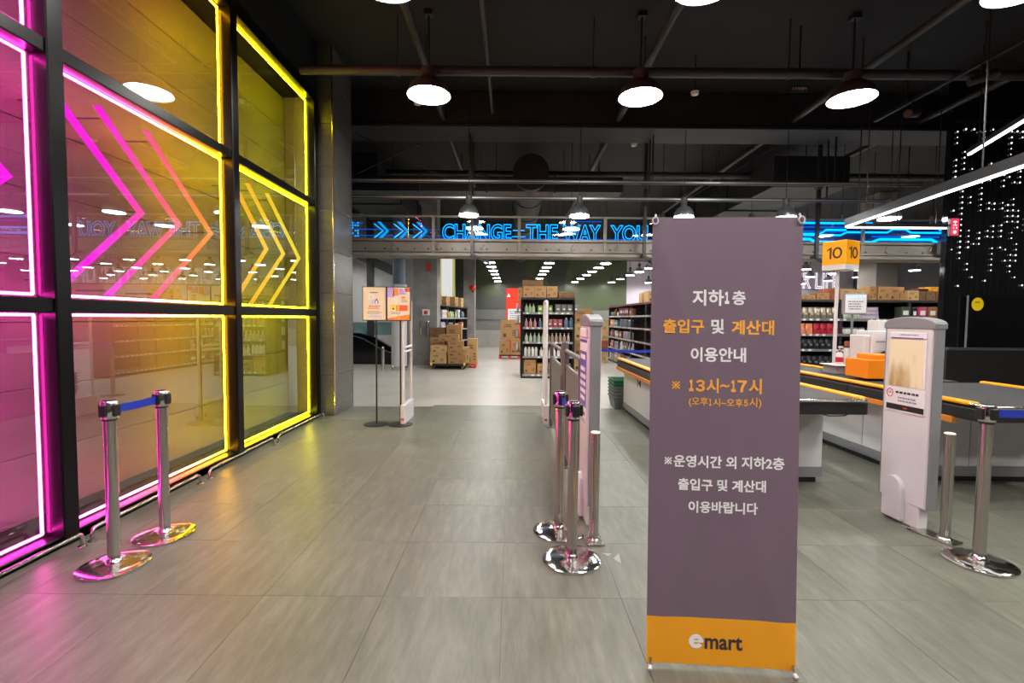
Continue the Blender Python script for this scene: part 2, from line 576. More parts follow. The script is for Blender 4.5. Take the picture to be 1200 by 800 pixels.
def text(name, body, m, parent, width=None, height=None, size=0.1, loc=(0, 0, 0), rot=(PI / 2, 0, 0), bold=0.0, ext=0.0008, align='CENTER', warp=None, outline=0.0, spacing=1.0, stroke=None):
    cu = bpy.data.curves.new(name, 'FONT')
    cu.body = body
    cu.size = 1.0
    cu.align_x = align
    cu.align_y = 'CENTER'
    cu.offset = bold
    cu.space_character = spacing
    cu.resolution_u = 3
    if outline:
        cu.fill_mode = 'NONE'
        cu.bevel_depth = outline
        cu.bevel_resolution = 1
    o = bpy.data.objects.new(name, cu)
    COL.objects.link(o)
    bpy.context.view_layer.update()
    dg = bpy.context.evaluated_depsgraph_get()
    me = bpy.data.meshes.new_from_object(o.evaluated_get(dg))
    bpy.data.objects.remove(o)
    bpy.data.curves.remove(cu)
    xs = [v.co.x for v in me.vertices]
    ys = [v.co.y for v in me.vertices]
    w0, h0 = max(xs) - min(xs), max(ys) - min(ys)
    cx, cy = (max(xs) + min(xs)) / 2, (max(ys) + min(ys)) / 2
    kx = ky = size
    if width:
        kx = ky = width / w0
    if height:
        ky = height / h0
        if not width:
            kx = ky
    if align != 'CENTER':
        cx = min(xs)
    bm = bmesh.new()
    bm.from_mesh(me)
    for v in bm.verts:
        v.co = Vector(((v.co.x - cx) * kx, (v.co.y - cy) * ky, v.co.z * (kx if outline else 1)))
    if not outline and ext:
        g = bmesh.ops.extrude_face_region(bm, geom=bm.faces[:])
        for e in g['geom']:
            if isinstance(e, bmesh.types.BMVert):
                e.co.z += ext
    Rm = Matrix.Translation(loc) @ (rot if isinstance(rot, Matrix) else (Matrix.Rotation(rot[2], 4, 'Z') @ Matrix.Rotation(rot[1], 4, 'Y') @ Matrix.Rotation(rot[0], 4, 'X')))
    for v in bm.verts:
        v.co = Rm @ v.co
        if warp:
            v.co = warp(v.co)
    bm.to_mesh(me)
    bm.free()
    me.materials.clear()
    me.materials.append(M[m])
    for p in me.polygons:
        p.material_index = 0
    me.polygons.foreach_set('use_smooth', [False] * len(me.polygons))
    r = bpy.data.objects.new(name, me)
    COL.objects.link(r)
    if parent is not None:
        r.parent = parent
    return r

def lines(mb, x0, x1, z0, z1, y, rows, seed=1, dens=0.8, th=0.0006, T=None):
    """rows of small printed dashes standing for unreadable small print (front is -y)."""
    rg = random.Random(seed)
    h = (z1 - z0) / rows
    for i in range(rows):
        z = z1 - (i + 0.5) * h
        x = x0 + (x1 - x0) * rg.uniform(0, 0.1)
        e = x1 - (x1 - x0) * rg.uniform(0, 0.2)
        while x < e:
            w = (x1 - x0) * rg.uniform(0.03, 0.12)
            mb.box(x, min(x + w, e), y - th, y, z - h * 0.28, z + h * 0.28, T)
            x += w * 1.3

# ------------------------------------------------------------------ floors
LY = 7.73     # line where the lobby tiles end and the sales floor begins
fl = MB().m('grout').box(-6, 10, -4, LY, -0.12, -0.004).build('floor')
struct(fl, 'grey slate tiled lobby floor')
tw, th_ = 0.62, 0.61
tme = MB().m('tile').box(-tw / 2 + .0008, tw / 2 - .0008, -th_ / 2 + .0008, th_ / 2 - .0008, -0.01, 0).build('tile', fl, bevel=0.0006)
first = True
ix = [-1.28 + tw * (k + 0.5) for k in range(-3, 14)]
iy = [2.42 + th_ * (k + 0.5) for k in range(-3, 9)]
for a in ix:
    for b in iy:
        if b > LY or (a > 7.2):
            continue
        t = tme if first else tme.copy()
        if not first:
            COL.objects.link(t)
        first = False
        t.location = (a, b, random.uniform(-0.0004, 0.0004))
nb = MB().m('lobbyfloor')
nb.box(-6, 10, -4, 2.42 - th_ * 3, -0.01, -0.001).box(7.35, 10, 0.5, LY, -0.01, -0.001)
nb.build('surround', fl)
fs_ = MB().m('storefloor').box(-9, 17, LY, 27, -0.12, 0).build('floor_store')
struct(fs_, 'pale polished sales floor beyond the entrance')
tr = MB().m('rail_metal').box(-2.5, 6.9, LY - 0.012, LY + 0.012, -0.01, 0.0025).build('trim_1')
struct(tr, 'thin metal strip where tiles meet the pale floor')

# ------------------------------------------------------------------ shell
CZ = 5.3
struct(MB().m('ceiling').box(-9, 17, -4.2, 27, CZ, CZ + 0.15).build('ceiling'), 'black painted ceiling full of pipes and ducts')
struct(MB().m('darkwall').box(-6, 10, -4.15, -4, 0, CZ).build('wall_rear'), 'dark wall behind the viewer')
struct(MB().m('darkwall').box(10, 10.15, -4, LY, 0, CZ).build('wall_right'), 'dark side wall of the lobby')
# back wall of the sales floor
wb = MB().m('backgrey').box(-9, 17, 24.0, 24.2, 0.85, 1.9).build('wall_back')
struct(wb, 'grey back wall with green dotted graphic above')
MB().m('backlow').box(-9, 17, 23.94, 24.2, 0, 0.85).build('dado', wb)
MB().m('graphic').box(-9, 5.7, 23.97, 24.2, 1.9, CZ).build('graphic_panel', wb)
MB().m('darkgrey').box(-9, 17, 23.955, 24.0, 1.37, 1.385).build('seam_strip', wb)
lw = mat('lilac_wall', (0.62, 0.55, 0.66), 0.6)
M['lilac'] = lw
MB().m('lilac').box(5.7, 17, 23.97, 24.2, 1.9, CZ).build('lilac_panel', wb)
M['grey_side_wall'] = mat('dark_grey_wall', (0.07, 0.07, 0.075), 0.6)  # one even dark grey for the side wall
struct(MB().m('grey_side_wall').box(17, 17.15, LY, 24.2, 0, CZ).build('wall_store_right'), 'grey side wall of the sales floor')
struct(MB().m('whitewall').box(-9, -4.15, 18, 18.2, 0, CZ).build('wall_stair'), 'pale wall behind the escalator')
struct(MB().m('wallgrey').box(-9.15, -9, LY, 24.2, 0, CZ).build('wall_store_left'), 'grey far side wall left of the escalator')
struct(MB().m('darkwall').box(-9, -3.35, LY - .05, LY + .1, 0, CZ).build('wall_front_left'), 'dark wall beside the glass front')

# ------------------------------------------------------------------ glass front with light tubes (left)
YS = [1.02, 2.97, 4.87, 6.85]
ZS = [0.06, 1.505, 3.05, 4.50]
GX = -2.86
win = MB().m('dark_frame').box(-3.3, -2.79, -4, 6.93, -0.004, 0.06).box(-3.3, -2.8, -4, 6.93, 4.53, 4.62).build('window_1')
struct(win, 'tall glass front lit by magenta to yellow light tubes')
MB().m('ceiling').box(-3.3, -2.8, -4, 6.93, 4.62, CZ).build('header', win)
MB().m('dark_frame').box(-3.3, -2.8, -4, 0.97, 0.06, 4.53).build('end_panel', win)
for y in YS:
    MB().m('dark_frame').box(-2.90, -2.775, y - 0.055, y + 0.055, 0.0, 4.55).build('mullion', win, bevel=0.008)
for z in ZS:
    for i in range(3):
        zz = z if z > 0.1 else 0.035
        hh = 0.045 if 1 < z < 4 else 0.035
        MB().m('dark_frame').box(-2.90, -2.79, YS[i] + .055, YS[i + 1] - .055, zz - hh, zz + hh).build('rail', win, bevel=0.006)
for i in range(3):
    for j in range(3):
        y0, y1, z0, z1 = YS[i] + .055, YS[i + 1] - .055, (ZS[j] + 0.045 if j else 0.07), ZS[j + 1] - 0.035
        MB().m('glass_wall').box(GX - .004, GX + .004, y0, y1, z0, z1).build('pane', win)
        tx, tr_ = -2.895, 0.0082
        a, b, c, d = y0 + .022, y1 - .022, z0 + .022, z1 - .022
        t = MB().m('neon')
        t.tube([(tx, a, c), (tx, b, c)], tr_, 8).tube([(tx, b, c), (tx, b, d)], tr_, 8).tube([(tx, b, d), (tx, a, d)], tr_, 8).tube([(tx, a, d), (tx, a, c)], tr_, 8)
        t.build('light_tube', win, smooth=True)
# plank cladding behind the glass
wl = MB().m('darkwall').box(-3.35, -3.27, -4, 6.95, 0, CZ).build('wall_left')
struct(wl, 'pale plank cladding behind the glass front')
pk = None
z = 0.06
for r_ in range(10):
    MB().m('panelwhite').box(-3.272, -3.25 + random.uniform(-.0015, .0015), 0.98, 6.9, z, z + 0.442).build('plank', wl, bevel=0.003)
    z += 0.446
MB().m('panelwhite').box(-3.24, -2.91, 6.89, 6.93, 0.06, 4.53).build('reveal', win)

def chevron(label, ytail, yapex, z0, z1, w, m='chev', x=-2.99, dx=0.04):
    zm = (z0 + z1) / 2 + 0.01
    mb = MB().m(m)
    t = w * 0.95
    poly = [(ytail, z0), (ytail + t, z0), (yapex, zm), (ytail + t, z1), (ytail, z1), (yapex - t, zm)]
    vs, n = [], 6
    P = [(yy, zz) for yy, zz in poly]
    mb.add([(x - dx, a, b) for a, b in P] + [(x, a, b) for a, b in P],
           [(0, 1, 2, 5), (5, 2, 3, 4), (6, 11, 8, 7), (11, 10, 9, 8)] + [(i, (i + 1) % 6, 6 + (i + 1) % 6, 6 + i) for i in range(6)])
    o = thing('chevron_light', label, 'light', (0, 0, 0), 0, 'chevron lights behind the glass front')
    mb.build('bar', o)
    s = MB().m('darkgrey')
    for yy, zz in ((ytail + .06, z0 + .07), (yapex - .06, zm), (ytail + .06, z1 - .07)):
        s.tube([(-3.247, yy, zz), (x - dx, yy, zz)], 0.006, 6)
    s.build('standoff', o)
    return o
chevron('magenta chevron light cut by the left edge of the photo', 2.15, 2.90, 1.62, 2.90, 0.055)
chevron('magenta chevron light, largest in the middle pane', 3.14, 3.93, 1.61, 2.92, 0.046)
chevron('pink to orange chevron light between magenta and orange ones', 3.51, 4.36, 1.56, 2.955, 0.036)
chevron('orange chevron light beside the tall yellow tube, middle pane', 3.97, 4.82, 1.56, 2.955, 0.030)
chevron('amber chevron light, first of three in the yellow pane', 5.16, 5.90, 1.60, 2.92, 0.032)
chevron('yellow chevron light in the middle of the yellow pane', 5.47, 6.33, 1.57, 2.95, 0.030)
chevron('yellow chevron light nearest the dark pillar', 5.90, 6.79, 1.57, 2.95, 0.030)

# stainless bumper rails along the glass front
def bumper(label, y0, y1):
    x, h, r = -2.68, 0.085, 0.0115
    def arc(y, s):
        return [(x, y, 0.0), (x, y, h - .03), (x, y + s * .009, h - .009), (x, y + s * .03, h)]
    pts = arc(y0, 1) + list(reversed(arc(y1, -1)))
    o = thing('bumper_rail', label, 'rail', (0, 0, 0), 0, 'bumper rails along the glass front')
    MB().m('steel').tube(pts, r, 10).build('tube', o, smooth=True)
    for y in (y0, y1):
        MB().m('steel').lathe([(.026, 0), (.026, .004), (.02, .008), (.013, .009)], (x, y, 0), 14).build('flange', o, smooth=True)
bumper('steel bumper rail by the magenta glass, cut by left edge', 1.1, 2.93)
bumper('steel bumper rail behind the two posts with blue belt', 3.0, 4.06)
bumper('steel bumper rail under the tall yellow light tube', 4.19, 5.32)
bumper('short steel bumper rail ending at the dark pillar', 5.45, 6.75)

# dark tiled pillar after the glass
pl = MB().m('grout').box(-3.3, -2.60, 6.955, 7.72, 0, CZ).build('wall_pillar')
struct(pl, 'dark tiled pillar beside the glass front')
z = 0.0
for k in range(9):
    MB().m('pillar_tile').box(-3.2, -2.594, 6.94, 6.96, z + .003, z + .597).build('tile', pl, bevel=0.002)
    MB().m('pillar_tile').box(-2.605, -2.585, 6.962, 7.74, z + .003, z + .597).build('tile', pl, bevel=0.002)
    z += 0.6
MB().m('pillar_tile').box(-3.3, -2.585, 7.72, 7.76, 0, CZ).build('back_panel', pl)
MB().m('steel').box(-2.594, -2.582, 6.936, 6.960, 0, CZ).build('corner_strip', pl)

# ------------------------------------------------------------------ stanchions
def head_parts(o, blue_to=None):
    MB().m('steel').tube([(0, 0, 0.02), (0, 0, 0.86)], 0.0315, 24).build('pole', o, smooth=True)
    b = MB().m('chrome').lathe([(.172, 0), (.176, .004), (.176, .012), (.165, .018), (.10, .025), (.045, .03), (.036, .034)], n=44).build('base', o, smooth=True)
    MB().m('chrome').lathe([(.046, .029), (.044, .036), (.036, .048), (.033, .052)], n=24).build('collar', o, smooth=True)
    h = MB().m('chrome').lathe([(.0385, .862), (.0395, .866), (.0395, .956), (.036, .962), (.03, .964)], n=28).build('head', o, smooth=True)
    MB().m('black').lathe([(.034, .850), (.0375, .852), (.0375, .864), (.034, .866)], n=24).build('ring', h, smooth=True)
    MB().m('black').lathe([(.029, .9635), (.029, .967), (.02, .968)], n=20).build('cap', h, smooth=True)
    for k in range(4):
        T = Matrix.Rotation(k * PI / 2, 4, 'Z')
        MB().m('black').box(.036, .052, -.021, .021, .876, .944, T).build('clip', h, bevel=0.004)

st = thing('barrier_post', 'chrome belt post nearest the camera beside the magenta glass', 'post', (-2.29, 2.70, 0), R(-4), 'chrome belt barrier posts')
head_parts(st)
st2 = dup(st, (-2.28, 3.09, 0), R(-2), 'chrome belt post behind its twin near the glass front')
st3 = dup(st, (0.37, 2.81, 0), R(10), 'chrome belt post nearest the camera in front of grey gates')
st4 = dup(st, (0.33, 3.20, 0), R(4), 'chrome belt post between its twin and the grey gates')
st5 = dup(st, (2.83, 2.82, 0), R(3), 'chrome belt post with blue belt at the right edge')

def belt(parent, a, b, sag=0.004):
    """blue webbing between two heads, world points turned to the post's own axes"""
    a, b = Vector(a), Vector(b)
    mb = MB().m('blue')
    N = 8
    vs = []
    side = (b - a).cross(Vector((0, 0, 1))).normalized() * 0.001
    for i in range(N + 1):
        t = i / N
        p = a.lerp(b, t) - Vector((0, 0, sag * 4 * t * (1 - t)))
        for s_, dz in ((-1, -.024), (1, -.024), (1, .024), (-1, .024)):
            vs.append(p + side * s_ + Vector((0, 0, dz)))
    fs = [(0, 1, 2, 3), (4 * N + 3, 4 * N + 2, 4 * N + 1, 4 * N)]
    for i in range(N):
        for k in range(4):
            k2 = (k + 1) % 4
            fs.append((4 * i + k, 4 * i + k2, 4 * i + 4 + k2, 4 * i + 4 + k))
    inv = (Matrix.Translation(parent.location) @ Matrix.Rotation(parent.rotation_euler.z, 4, 'Z')).inverted()
    mb.add([inv @ v for v in vs], fs)
    o = mb.build('belt', parent)
    o['label'] = 'blue webbing belt'
belt(st, (-2.29, 2.752, .91), (-2.28, 3.04, .91))
belt(st4, (0.335, 3.148, .91), (0.362, 2.862, .91))
belt(st5, (2.882, 2.82, .91), (4.05, 2.9, .91), 0.01)

# ------------------------------------------------------------------ X-banner
BW, BH = 0.60, 1.855
ban = thing('banner_stand', 'tall purple banner stand with white and orange notice text', 'banner', (0.873, 1.915, 0.0), R(-4.2))
LEAN = R(2.2)
def bump_h(x, z):
    u, v = x / (BW / 2), (z - BH / 2) / (BH / 2)
    d = min(abs(u - v), abs(u + v))
    return 0.0045 * math.exp(-(d / 0.16) ** 2) + 0.003 * math.sin(v * 2.2) * (1 - u * u)
def bwarp(p):      # flat banner space (x, y=front offset, z) to the leaning, softly creased sheet
    z = p.z
    y = p.y - bump_h(p.x, z)
    return Vector((p.x, y + z * math.sin(LEAN), 0.018 + z * math.cos(LEAN)))
nx, nz = 48, 110
zsplit = 0.196
def sheet(name, z0, z1, m, nzz):
    mb = MB().m(m)
    vs, fs = [], []
    for s_ in (0, 1):
        for j in range(nzz + 1):
            for i in range(nx + 1):
                x = -BW / 2 + BW * i / nx
                zz = z0 + (z1 - z0) * j / nzz
                vs.append(bwarp(Vector((x, 0.0006 * s_, zz))))
    W_ = nx + 1
    B = W_ * (nzz + 1)
    for j in range(nzz):
        for i in range(nx):
            a = j * W_ + i
            fs.append((a, a + 1, a + 1 + W_, a + W_))
            fs.append((B + a, B + a + W_, B + a + 1 + W_, B + a + 1))
    mb.add(vs, fs)
    return mb.build(name, ban, smooth=True)
sheet('banner_sheet', zsplit, BH, 'purple', 100)
so = sheet('banner_footer', 0, zsplit, 'banner_orange', 12)
so['label'] = 'orange footer band with white and dark logo'
def bt(body, m, x, z, w, bold=0.028, h=None):
    text('lettering', body, m, ban, width=w, height=h, loc=(x, -0.0018, z), bold=bold, ext=0.0004, warp=bwarp)
U = .001237
def seg(m, z, c, x, parts, h, bold=.028):      # one line in several pieces: (text, left, right) in print units about the centre c
    for body, l_, r_ in parts:
        full = body in '１７３５'
        text('lettering', body, m, ban, width=(r_ - l_) * U, height=h if full else None, loc=(x + ((l_ + r_) / 2 - c) * U, -.0018, z), bold=.07 if body == '１' else (.045 if full else bold), ext=.0004, warp=bwarp)
seg('ink_white', 1.525, 284, -.028, (('지하', 198, 300), ('１', 303, 317), ('층', 327, 370)), .050)
bt('출입구', 'ink_orange', -0.168, 1.407, 0.165)
bt('및', 'ink_white', -0.031, 1.407, 0.052)
bt('계산대', 'ink_orange', 0.108, 1.404, 0.168)
bt('이용안내', 'ink_white', -0.028, 1.291, 0.222)
seg('ink_orange', 1.163, 309.5, .003, (('１', 192, 207), ('３', 213, 243), ('시', 247, 288), ('~', 293, 323), ('１', 328, 343), ('７', 348, 378), ('시', 384, 427)), .049)
seg('ink_orange', 1.095, 309.5, .003, (('(오후', 192, 254), ('１', 257, 265), ('시~오후', 270, 366), ('５', 369, 383), ('시)', 387, 427)), .029, .018)
bt('운영시간 외 지하2층', 'ink_white', 0.022, 0.848, 0.443)
bt('출입구 및 계산대', 'ink_white', -0.004, 0.752, 0.353)
bt('이용바랍니다', 'ink_white', 0.002, 0.660, 0.278)
def kome(x, z, s, m):     # reference mark: a saltire and four dots
    mb = MB().m(m)
    for a in (R(45), R(-45)):
        T = Matrix.Translation((x, -0.0022, z)) @ Matrix.Rotation(a, 4, 'Y')
        mb.box(-s, s, -.0004, .0004, -s * .14, s * .14, T)
    for a in range(4):
        cx, cz = x + s * .62 * math.cos(a * PI / 2), z + s * .62 * math.sin(a * PI / 2)
        mb.prism([(cx + s * .17 * math.cos(k * PI / 4), cz + s * .17 * math.sin(k * PI / 4)) for k in range(8)], -.0026, -.0018, 'y')
    mb.v = [tuple(bwarp(Vector(v))) for v in mb.v]
    mb.build('reference_mark', ban)
kome(-0.195, 1.163, 0.021, 'ink_orange')
kome(-0.222, 0.848, 0.019, 'ink_white')
le = MB().m('ink_white')     # the fat lower-case e of the logo: open ring with a cross bar
ex, ez, ro, ri = -0.097, 0.098, 0.0295, 0.0115
an = [R(-32) - k * R(328) / 28 for k in range(29)]
vs = [(ex + ro * math.cos(a), -.0024, ez + ro * math.sin(a)) for a in an] + [(ex + ri * math.cos(a), -.0024, ez + ri * math.sin(a)) for a in an]
le.add(vs, [(k, k + 1, 30 + k, 29 + k) for k in range(28)])
le.add([(ex - ri - .004, -.0024, ez - .0045), (ex + ro - .0005, -.0024, ez - .0045), (ex + ro, -.0024, ez + .0045), (ex - ri - .004, -.0024, ez + .0045)], [(0, 1, 2, 3)])
le.v = [tuple(bwarp(Vector(v))) for v in le.v]
le.build('logo_lettering', ban)
text('logo_lettering', 'mart', 'ink_dark', ban, width=0.152, height=0.057, loc=(0.014, -0.0018, 0.096), bold=0.022, ext=0.0004, warp=bwarp)
# frame behind the sheet
fr = MB().m('steel')
hub = Vector((0, 0.10, 0.95))
corner = lambda sx, z: bwarp(Vector((sx * (BW / 2 - .01), 0.012, z)))
for sx in (-1, 1):
    fr.tube([hub, corner(sx, BH - .01)], 0.005, 8)
    fr.tube([hub, Vector((sx * 0.285, 0.04, 0.006))], 0.005, 8)
fr.tube([hub, Vector((0, 0.42, 0.006))], 0.006, 8)
fr.lathe([(.02, -.03), (.02, .03)], hub, 12)
fr.build('cross_frame', ban, smooth=True)
for sx in (-1, 1):
    f = MB().m('steel').tube([bwarp(Vector((sx * .285, -.008, .028))), Vector((sx * .288, -.022, .008))], 0.0055, 8)
    f.m('white').tube([Vector((sx * .287, -.018, .016)), Vector((sx * .291, -.036, .009))], 0.009, 10)
    f.build('foot', ban, smooth=True)
    c = bwarp(Vector((sx * .290, -.004, BH - .014)))
    h = MB().m('white')
    pts = [c + Vector((0.014 * math.cos(a) * 0.8, -.004, 0.014 * math.sin(a))) for a in [k * PI / 7 for k in range(15)]]
    h.tube(pts, 0.0032, 6).tube([c + Vector((0, .0, .008)), c + Vector((-sx * .004, .01, .028))], 0.004, 6)
    h.build('hook', ban, smooth=True)

# ------------------------------------------------------------------ alarm pedestals
def pedestal(name, label, loc, rz):
    """local: face looks to -y, width along x, stands on z=0"""
    o = thing(name, label, 'security gate', loc, rz, 'wide white alarm pedestals')
    w, t = 0.36, 0.085
    body = MB().m('white').box(-w / 2, w / 2, -t / 2, t / 2, 0.16, 1.42).build('body', o, bevel=0.006)
    e = MB().m('grey')
    for sx in (-1, 1):
        e.box(sx * w / 2 - .001 if sx > 0 else -w / 2 - .014, w / 2 + .014 if sx > 0 else -w / 2 + .001, -t / 2 + .006, t / 2 - .006, 0.16, 1.425)
    e.build('edge_trim', o, bevel=0.004)
    N = 10
    poly = [(-w / 2 - .02, 1.40)] + [(w / 2 + .02, 1.40)] + [((w / 2 + .02) * math.cos(a), 1.435 + .05 * math.sin(a)) for a in [PI * k / N for k in range(N + 1)]]
    MB().m('grey').prism(poly, -t / 2 - .006, t / 2 + .006, 'y').build('top_cap', o, bevel=0.006)
    MB().m('black').box(-.05, .05, -.012, .012, 1.48, 1.489).build('top_lamp', o, bevel=0.003)
    # rounded foot cover on the face side and the base block
    MB().m('offwhite').box(-.135, .135, -t / 2 + .005, t / 2 - .005, 0.0, 0.165).build('base', o, bevel=0.006)
    poly = [(-.13, 0.02), (.03, 0.02)] + [(-.05 + .08 * math.cos(a), 0.24 + .09 * math.sin(a)) for a in [PI * k / 10 for k in range(11)]]
    MB().m('white').prism(poly, -t / 2 - .03, -t / 2 + .01, 'y').build('foot_cover', o, bevel=0.008, seg=2)
    return o, body, t
pr, prb, t_ = pedestal('alarm_pedestal', 'white alarm pedestal with a yellowed stained sheet beside the checkout', (2.86, 3.40, 0), R(-84.5))
y = -t_ / 2
MB().m('paper').box(-.14, .145, y - .006, y, 1.33, 1.375).build('header_clip', pr, bevel=.003)
q = MB().m('violet').box(-.128, .12, y - .0075, y - .006, 1.331, 1.338)
q.m('ink_grey')
lines(q, -.06, .10, 1.350, 1.364, y - .006, 1, 3)
q.build('header_print', pr)
MB().m('stained').box(-.142, .128, y - .004, y - .001, 0.985, 1.325).build('stained_sheet', pr)['label'] = 'yellowed sheet with brown stains'
MB().m('paper').box(.128, .146, y - .006, y, 0.985, 1.325).build('sheet_holder', pr, bevel=.002)
n_ = MB().m('paper').box(-.155, .15, y - .004, y, 0.80, 0.978).build('notice', pr)
q = MB().m('ink_black').box(-.148, .143, y - .0055, y - .004, 0.812, 0.852)
lines(q, -.09, .135, 0.925, 0.953, y - .004, 1, 5)
q.m('ink_grey')
lines(q, -.07, .115, 0.868, 0.912, y - .004, 2, 6)
q.m('ink_red').box(-.01, .02, y - .007, y - .0055, .826, .836)
q.build('notice_print', n_)
ring = MB().m('ink_red')
pts = [(-.122 + .024 * math.cos(a), y - .005, .930 + .03 * math.sin(a)) for a in [2 * PI * k / 16 for k in range(17)]]
ring.tube(pts, .0028, 5)
ring.box(-.134, -.11, y - .0052, y - .004, .927, .934)
ring.build('prohibition_mark', n_)

pm, pmb, t_ = pedestal('alarm_pedestal', 'white alarm pedestal with purple notice seen edge-on beyond the belt posts', (0.565, 3.43, 0), R(-89))
q = MB().m('paper').box(-.13, .13, y - .014, y, 1.32, 1.385).build('header_clip', pm, bevel=.006)
p_ = MB().m('paper').box(-.155, .155, y - .007, y, 0.70, 1.315).build('notice', pm)
q = MB().m('violet').box(-.145, .13, y - .0085, y - .007, 0.83, 1.22).box(-.145, .13, y - .0085, y - .007, 1.285, 1.305)
q.m('ink_white')
lines(q, -.12, .11, 1.15, 1.21, y - .0085, 1, 11)
lines(q, -.12, .11, 0.86, 1.12, y - .0085, 5, 12)
q.m('ink_black')
lines(q, -.12, .12, 0.76, 0.80, y - .007, 1, 13)
q.m('ink_grey')
lines(q, -.12, .12, 0.71, 0.745, y - .007, 2, 14)
q.build('notice_print', p_)

# bollards with plates beside the pedestals
def bollard(label, loc, rz, lx):
    o = thing('bollard', label, 'bollard', loc, rz, 'short steel bollards')
    MB().m('steel').tube([(0, 0, .008), (0, 0, .715)], .0305, 24).build('tube', o, smooth=True)
    MB().m('cream_cap').lathe([(.0305, .714), (.03, .722), (.02, .726)], n=24).build('cap', o, smooth=True)
    MB().m('steel').box(-.06, .06, -.075, lx, 0, .014).build('plate', o, bevel=.006)
    MB().m('steel').lathe([(.045, .013), (.043, .02), (.032, .03)], n=24).build('collar', o, smooth=True)
bollard('short steel bollard beside the edge-on pedestal', (0.545, 3.06, 0), R(3), .09)
bollard('short steel bollard before the stained sheet pedestal', (2.885, 3.11, 0), R(18), .20)
M['clear_tape'] = mat('clear_tape', (0.42, 0.41, 0.38), 0.12)
def tri(p, q, r):
    z0, z1 = .0012, .0022
    scrap.add([p + (z0,), q + (z0,), r + (z0,), p + (z1,), q + (z1,), r + (z1,)], [(0, 2, 1), (3, 4, 5), (0, 1, 4, 3), (1, 2, 5, 4), (2, 0, 3, 5)])
scrap = MB().m('clear_tape')
tri((.565, 2.90), (.60, 2.86), (.63, 2.895))
tri((.625, 2.83), (.66, 2.77), (.675, 2.90))
tag(scrap.build('tape_scrap'), 'clear torn tape stuck on the floor by the bollard', 'tape', None, 'stuff')

# grey railing gates behind the belt posts
def railing(label, y0, y1, h, hp):
    o = thing('railing_gate', label, 'barrier', (0.53, 0, 0), 0, 'grey railing gates in a line')
    for yy in (y0, y1):
        MB().m('barrier').box(-.022, .022, yy - .022, yy + .022, 0, h).build('post', o, bevel=.005)
        MB().m('barrier').box(-.05, .05, yy - .06, yy + .06, 0, .012).build('foot_plate', o, bevel=.003)
    MB().m('barrier').tube([(0, y0, h - .01), (0, y1, h - .01)], .021, 12).build('top_rail', o, smooth=True)
    MB().m('barrier').box(-.012, .012, y0 + .02, y1 - .02, hp, hp + .03).build('upper_bar', o, bevel=.003)
    MB().m('barrier').box(-.012, .012, y0 + .02, y1 - .02, .14, .17).build('lower_bar', o, bevel=.003)
    MB().m('barrier_mesh').box(-.007, .007, y0 + .02, y1 - .02, .165, hp + .005).build('panel', o)
railing('grey railing gate farther from the belt posts', 4.93, 6.35, 1.13, 0.93)
railing('grey railing gate right behind the belt posts', 3.62, 4.62, 1.15, 0.98)
o = thing('gate_post', 'thick grey swing gate post between the two railing gates', 'post', (0.53, 4.775, 0))
MB().m('barrier').lathe([(.045, 0), (.045, .86), (.047, .87), (.047, .89), (.04, .9), (.04, 1.18), (.034, 1.21), (.015, 1.222)], n=20).build('column', o, smooth=True)
MB().m('barrier').lathe([(.075, 0), (.075, .012), (.05, .02)], n=20).build('flange', o, smooth=True)

# slim alarm gates
def slim_gate(label, x, y0, y1):
    o = thing('slim_alarm_gate', label, 'security gate', (x, 0, 0), 0, 'slim white alarm gates')
    MB().m('white').box(-.03, .03, y0 - .05, y1 + .05, 0, .27).build('base', o, bevel=.012, seg=2)
    f = MB().m('white')
    pts = [(0, y0, .25), (0, y0, 1.62), (0, y0 + .02, 1.67), (0, y0 + .07, 1.69), (0, y1 - .07, 1.69), (0, y1 - .02, 1.67), (0, y1, 1.62), (0, y1, .25)]
    f.tube(pts, .019, 10).build('loop', o, smooth=True)
    MB().m('white').tube([(0, y0, .98), (0, y1, .98)], .018, 8).tube([(0, y0, 1.04), (0, y1, 1.04)], .018, 8).build('crossbar', o, smooth=True)
    q = MB().m('ink_red').box(-.032, -.0295, y0 + .05, y0 + .1, .06, .1)
    q.box(-.02, .02, y0 - .0515, y0 - .05, .06, .09)
    q.build('label_mark', o)
slim_gate('slim white alarm gate behind the two poster stands', -1.47, 6.45, 6.95)
slim_gate('slim white alarm gate standing before the bottle rack', 0.47, 6.5, 7.0)

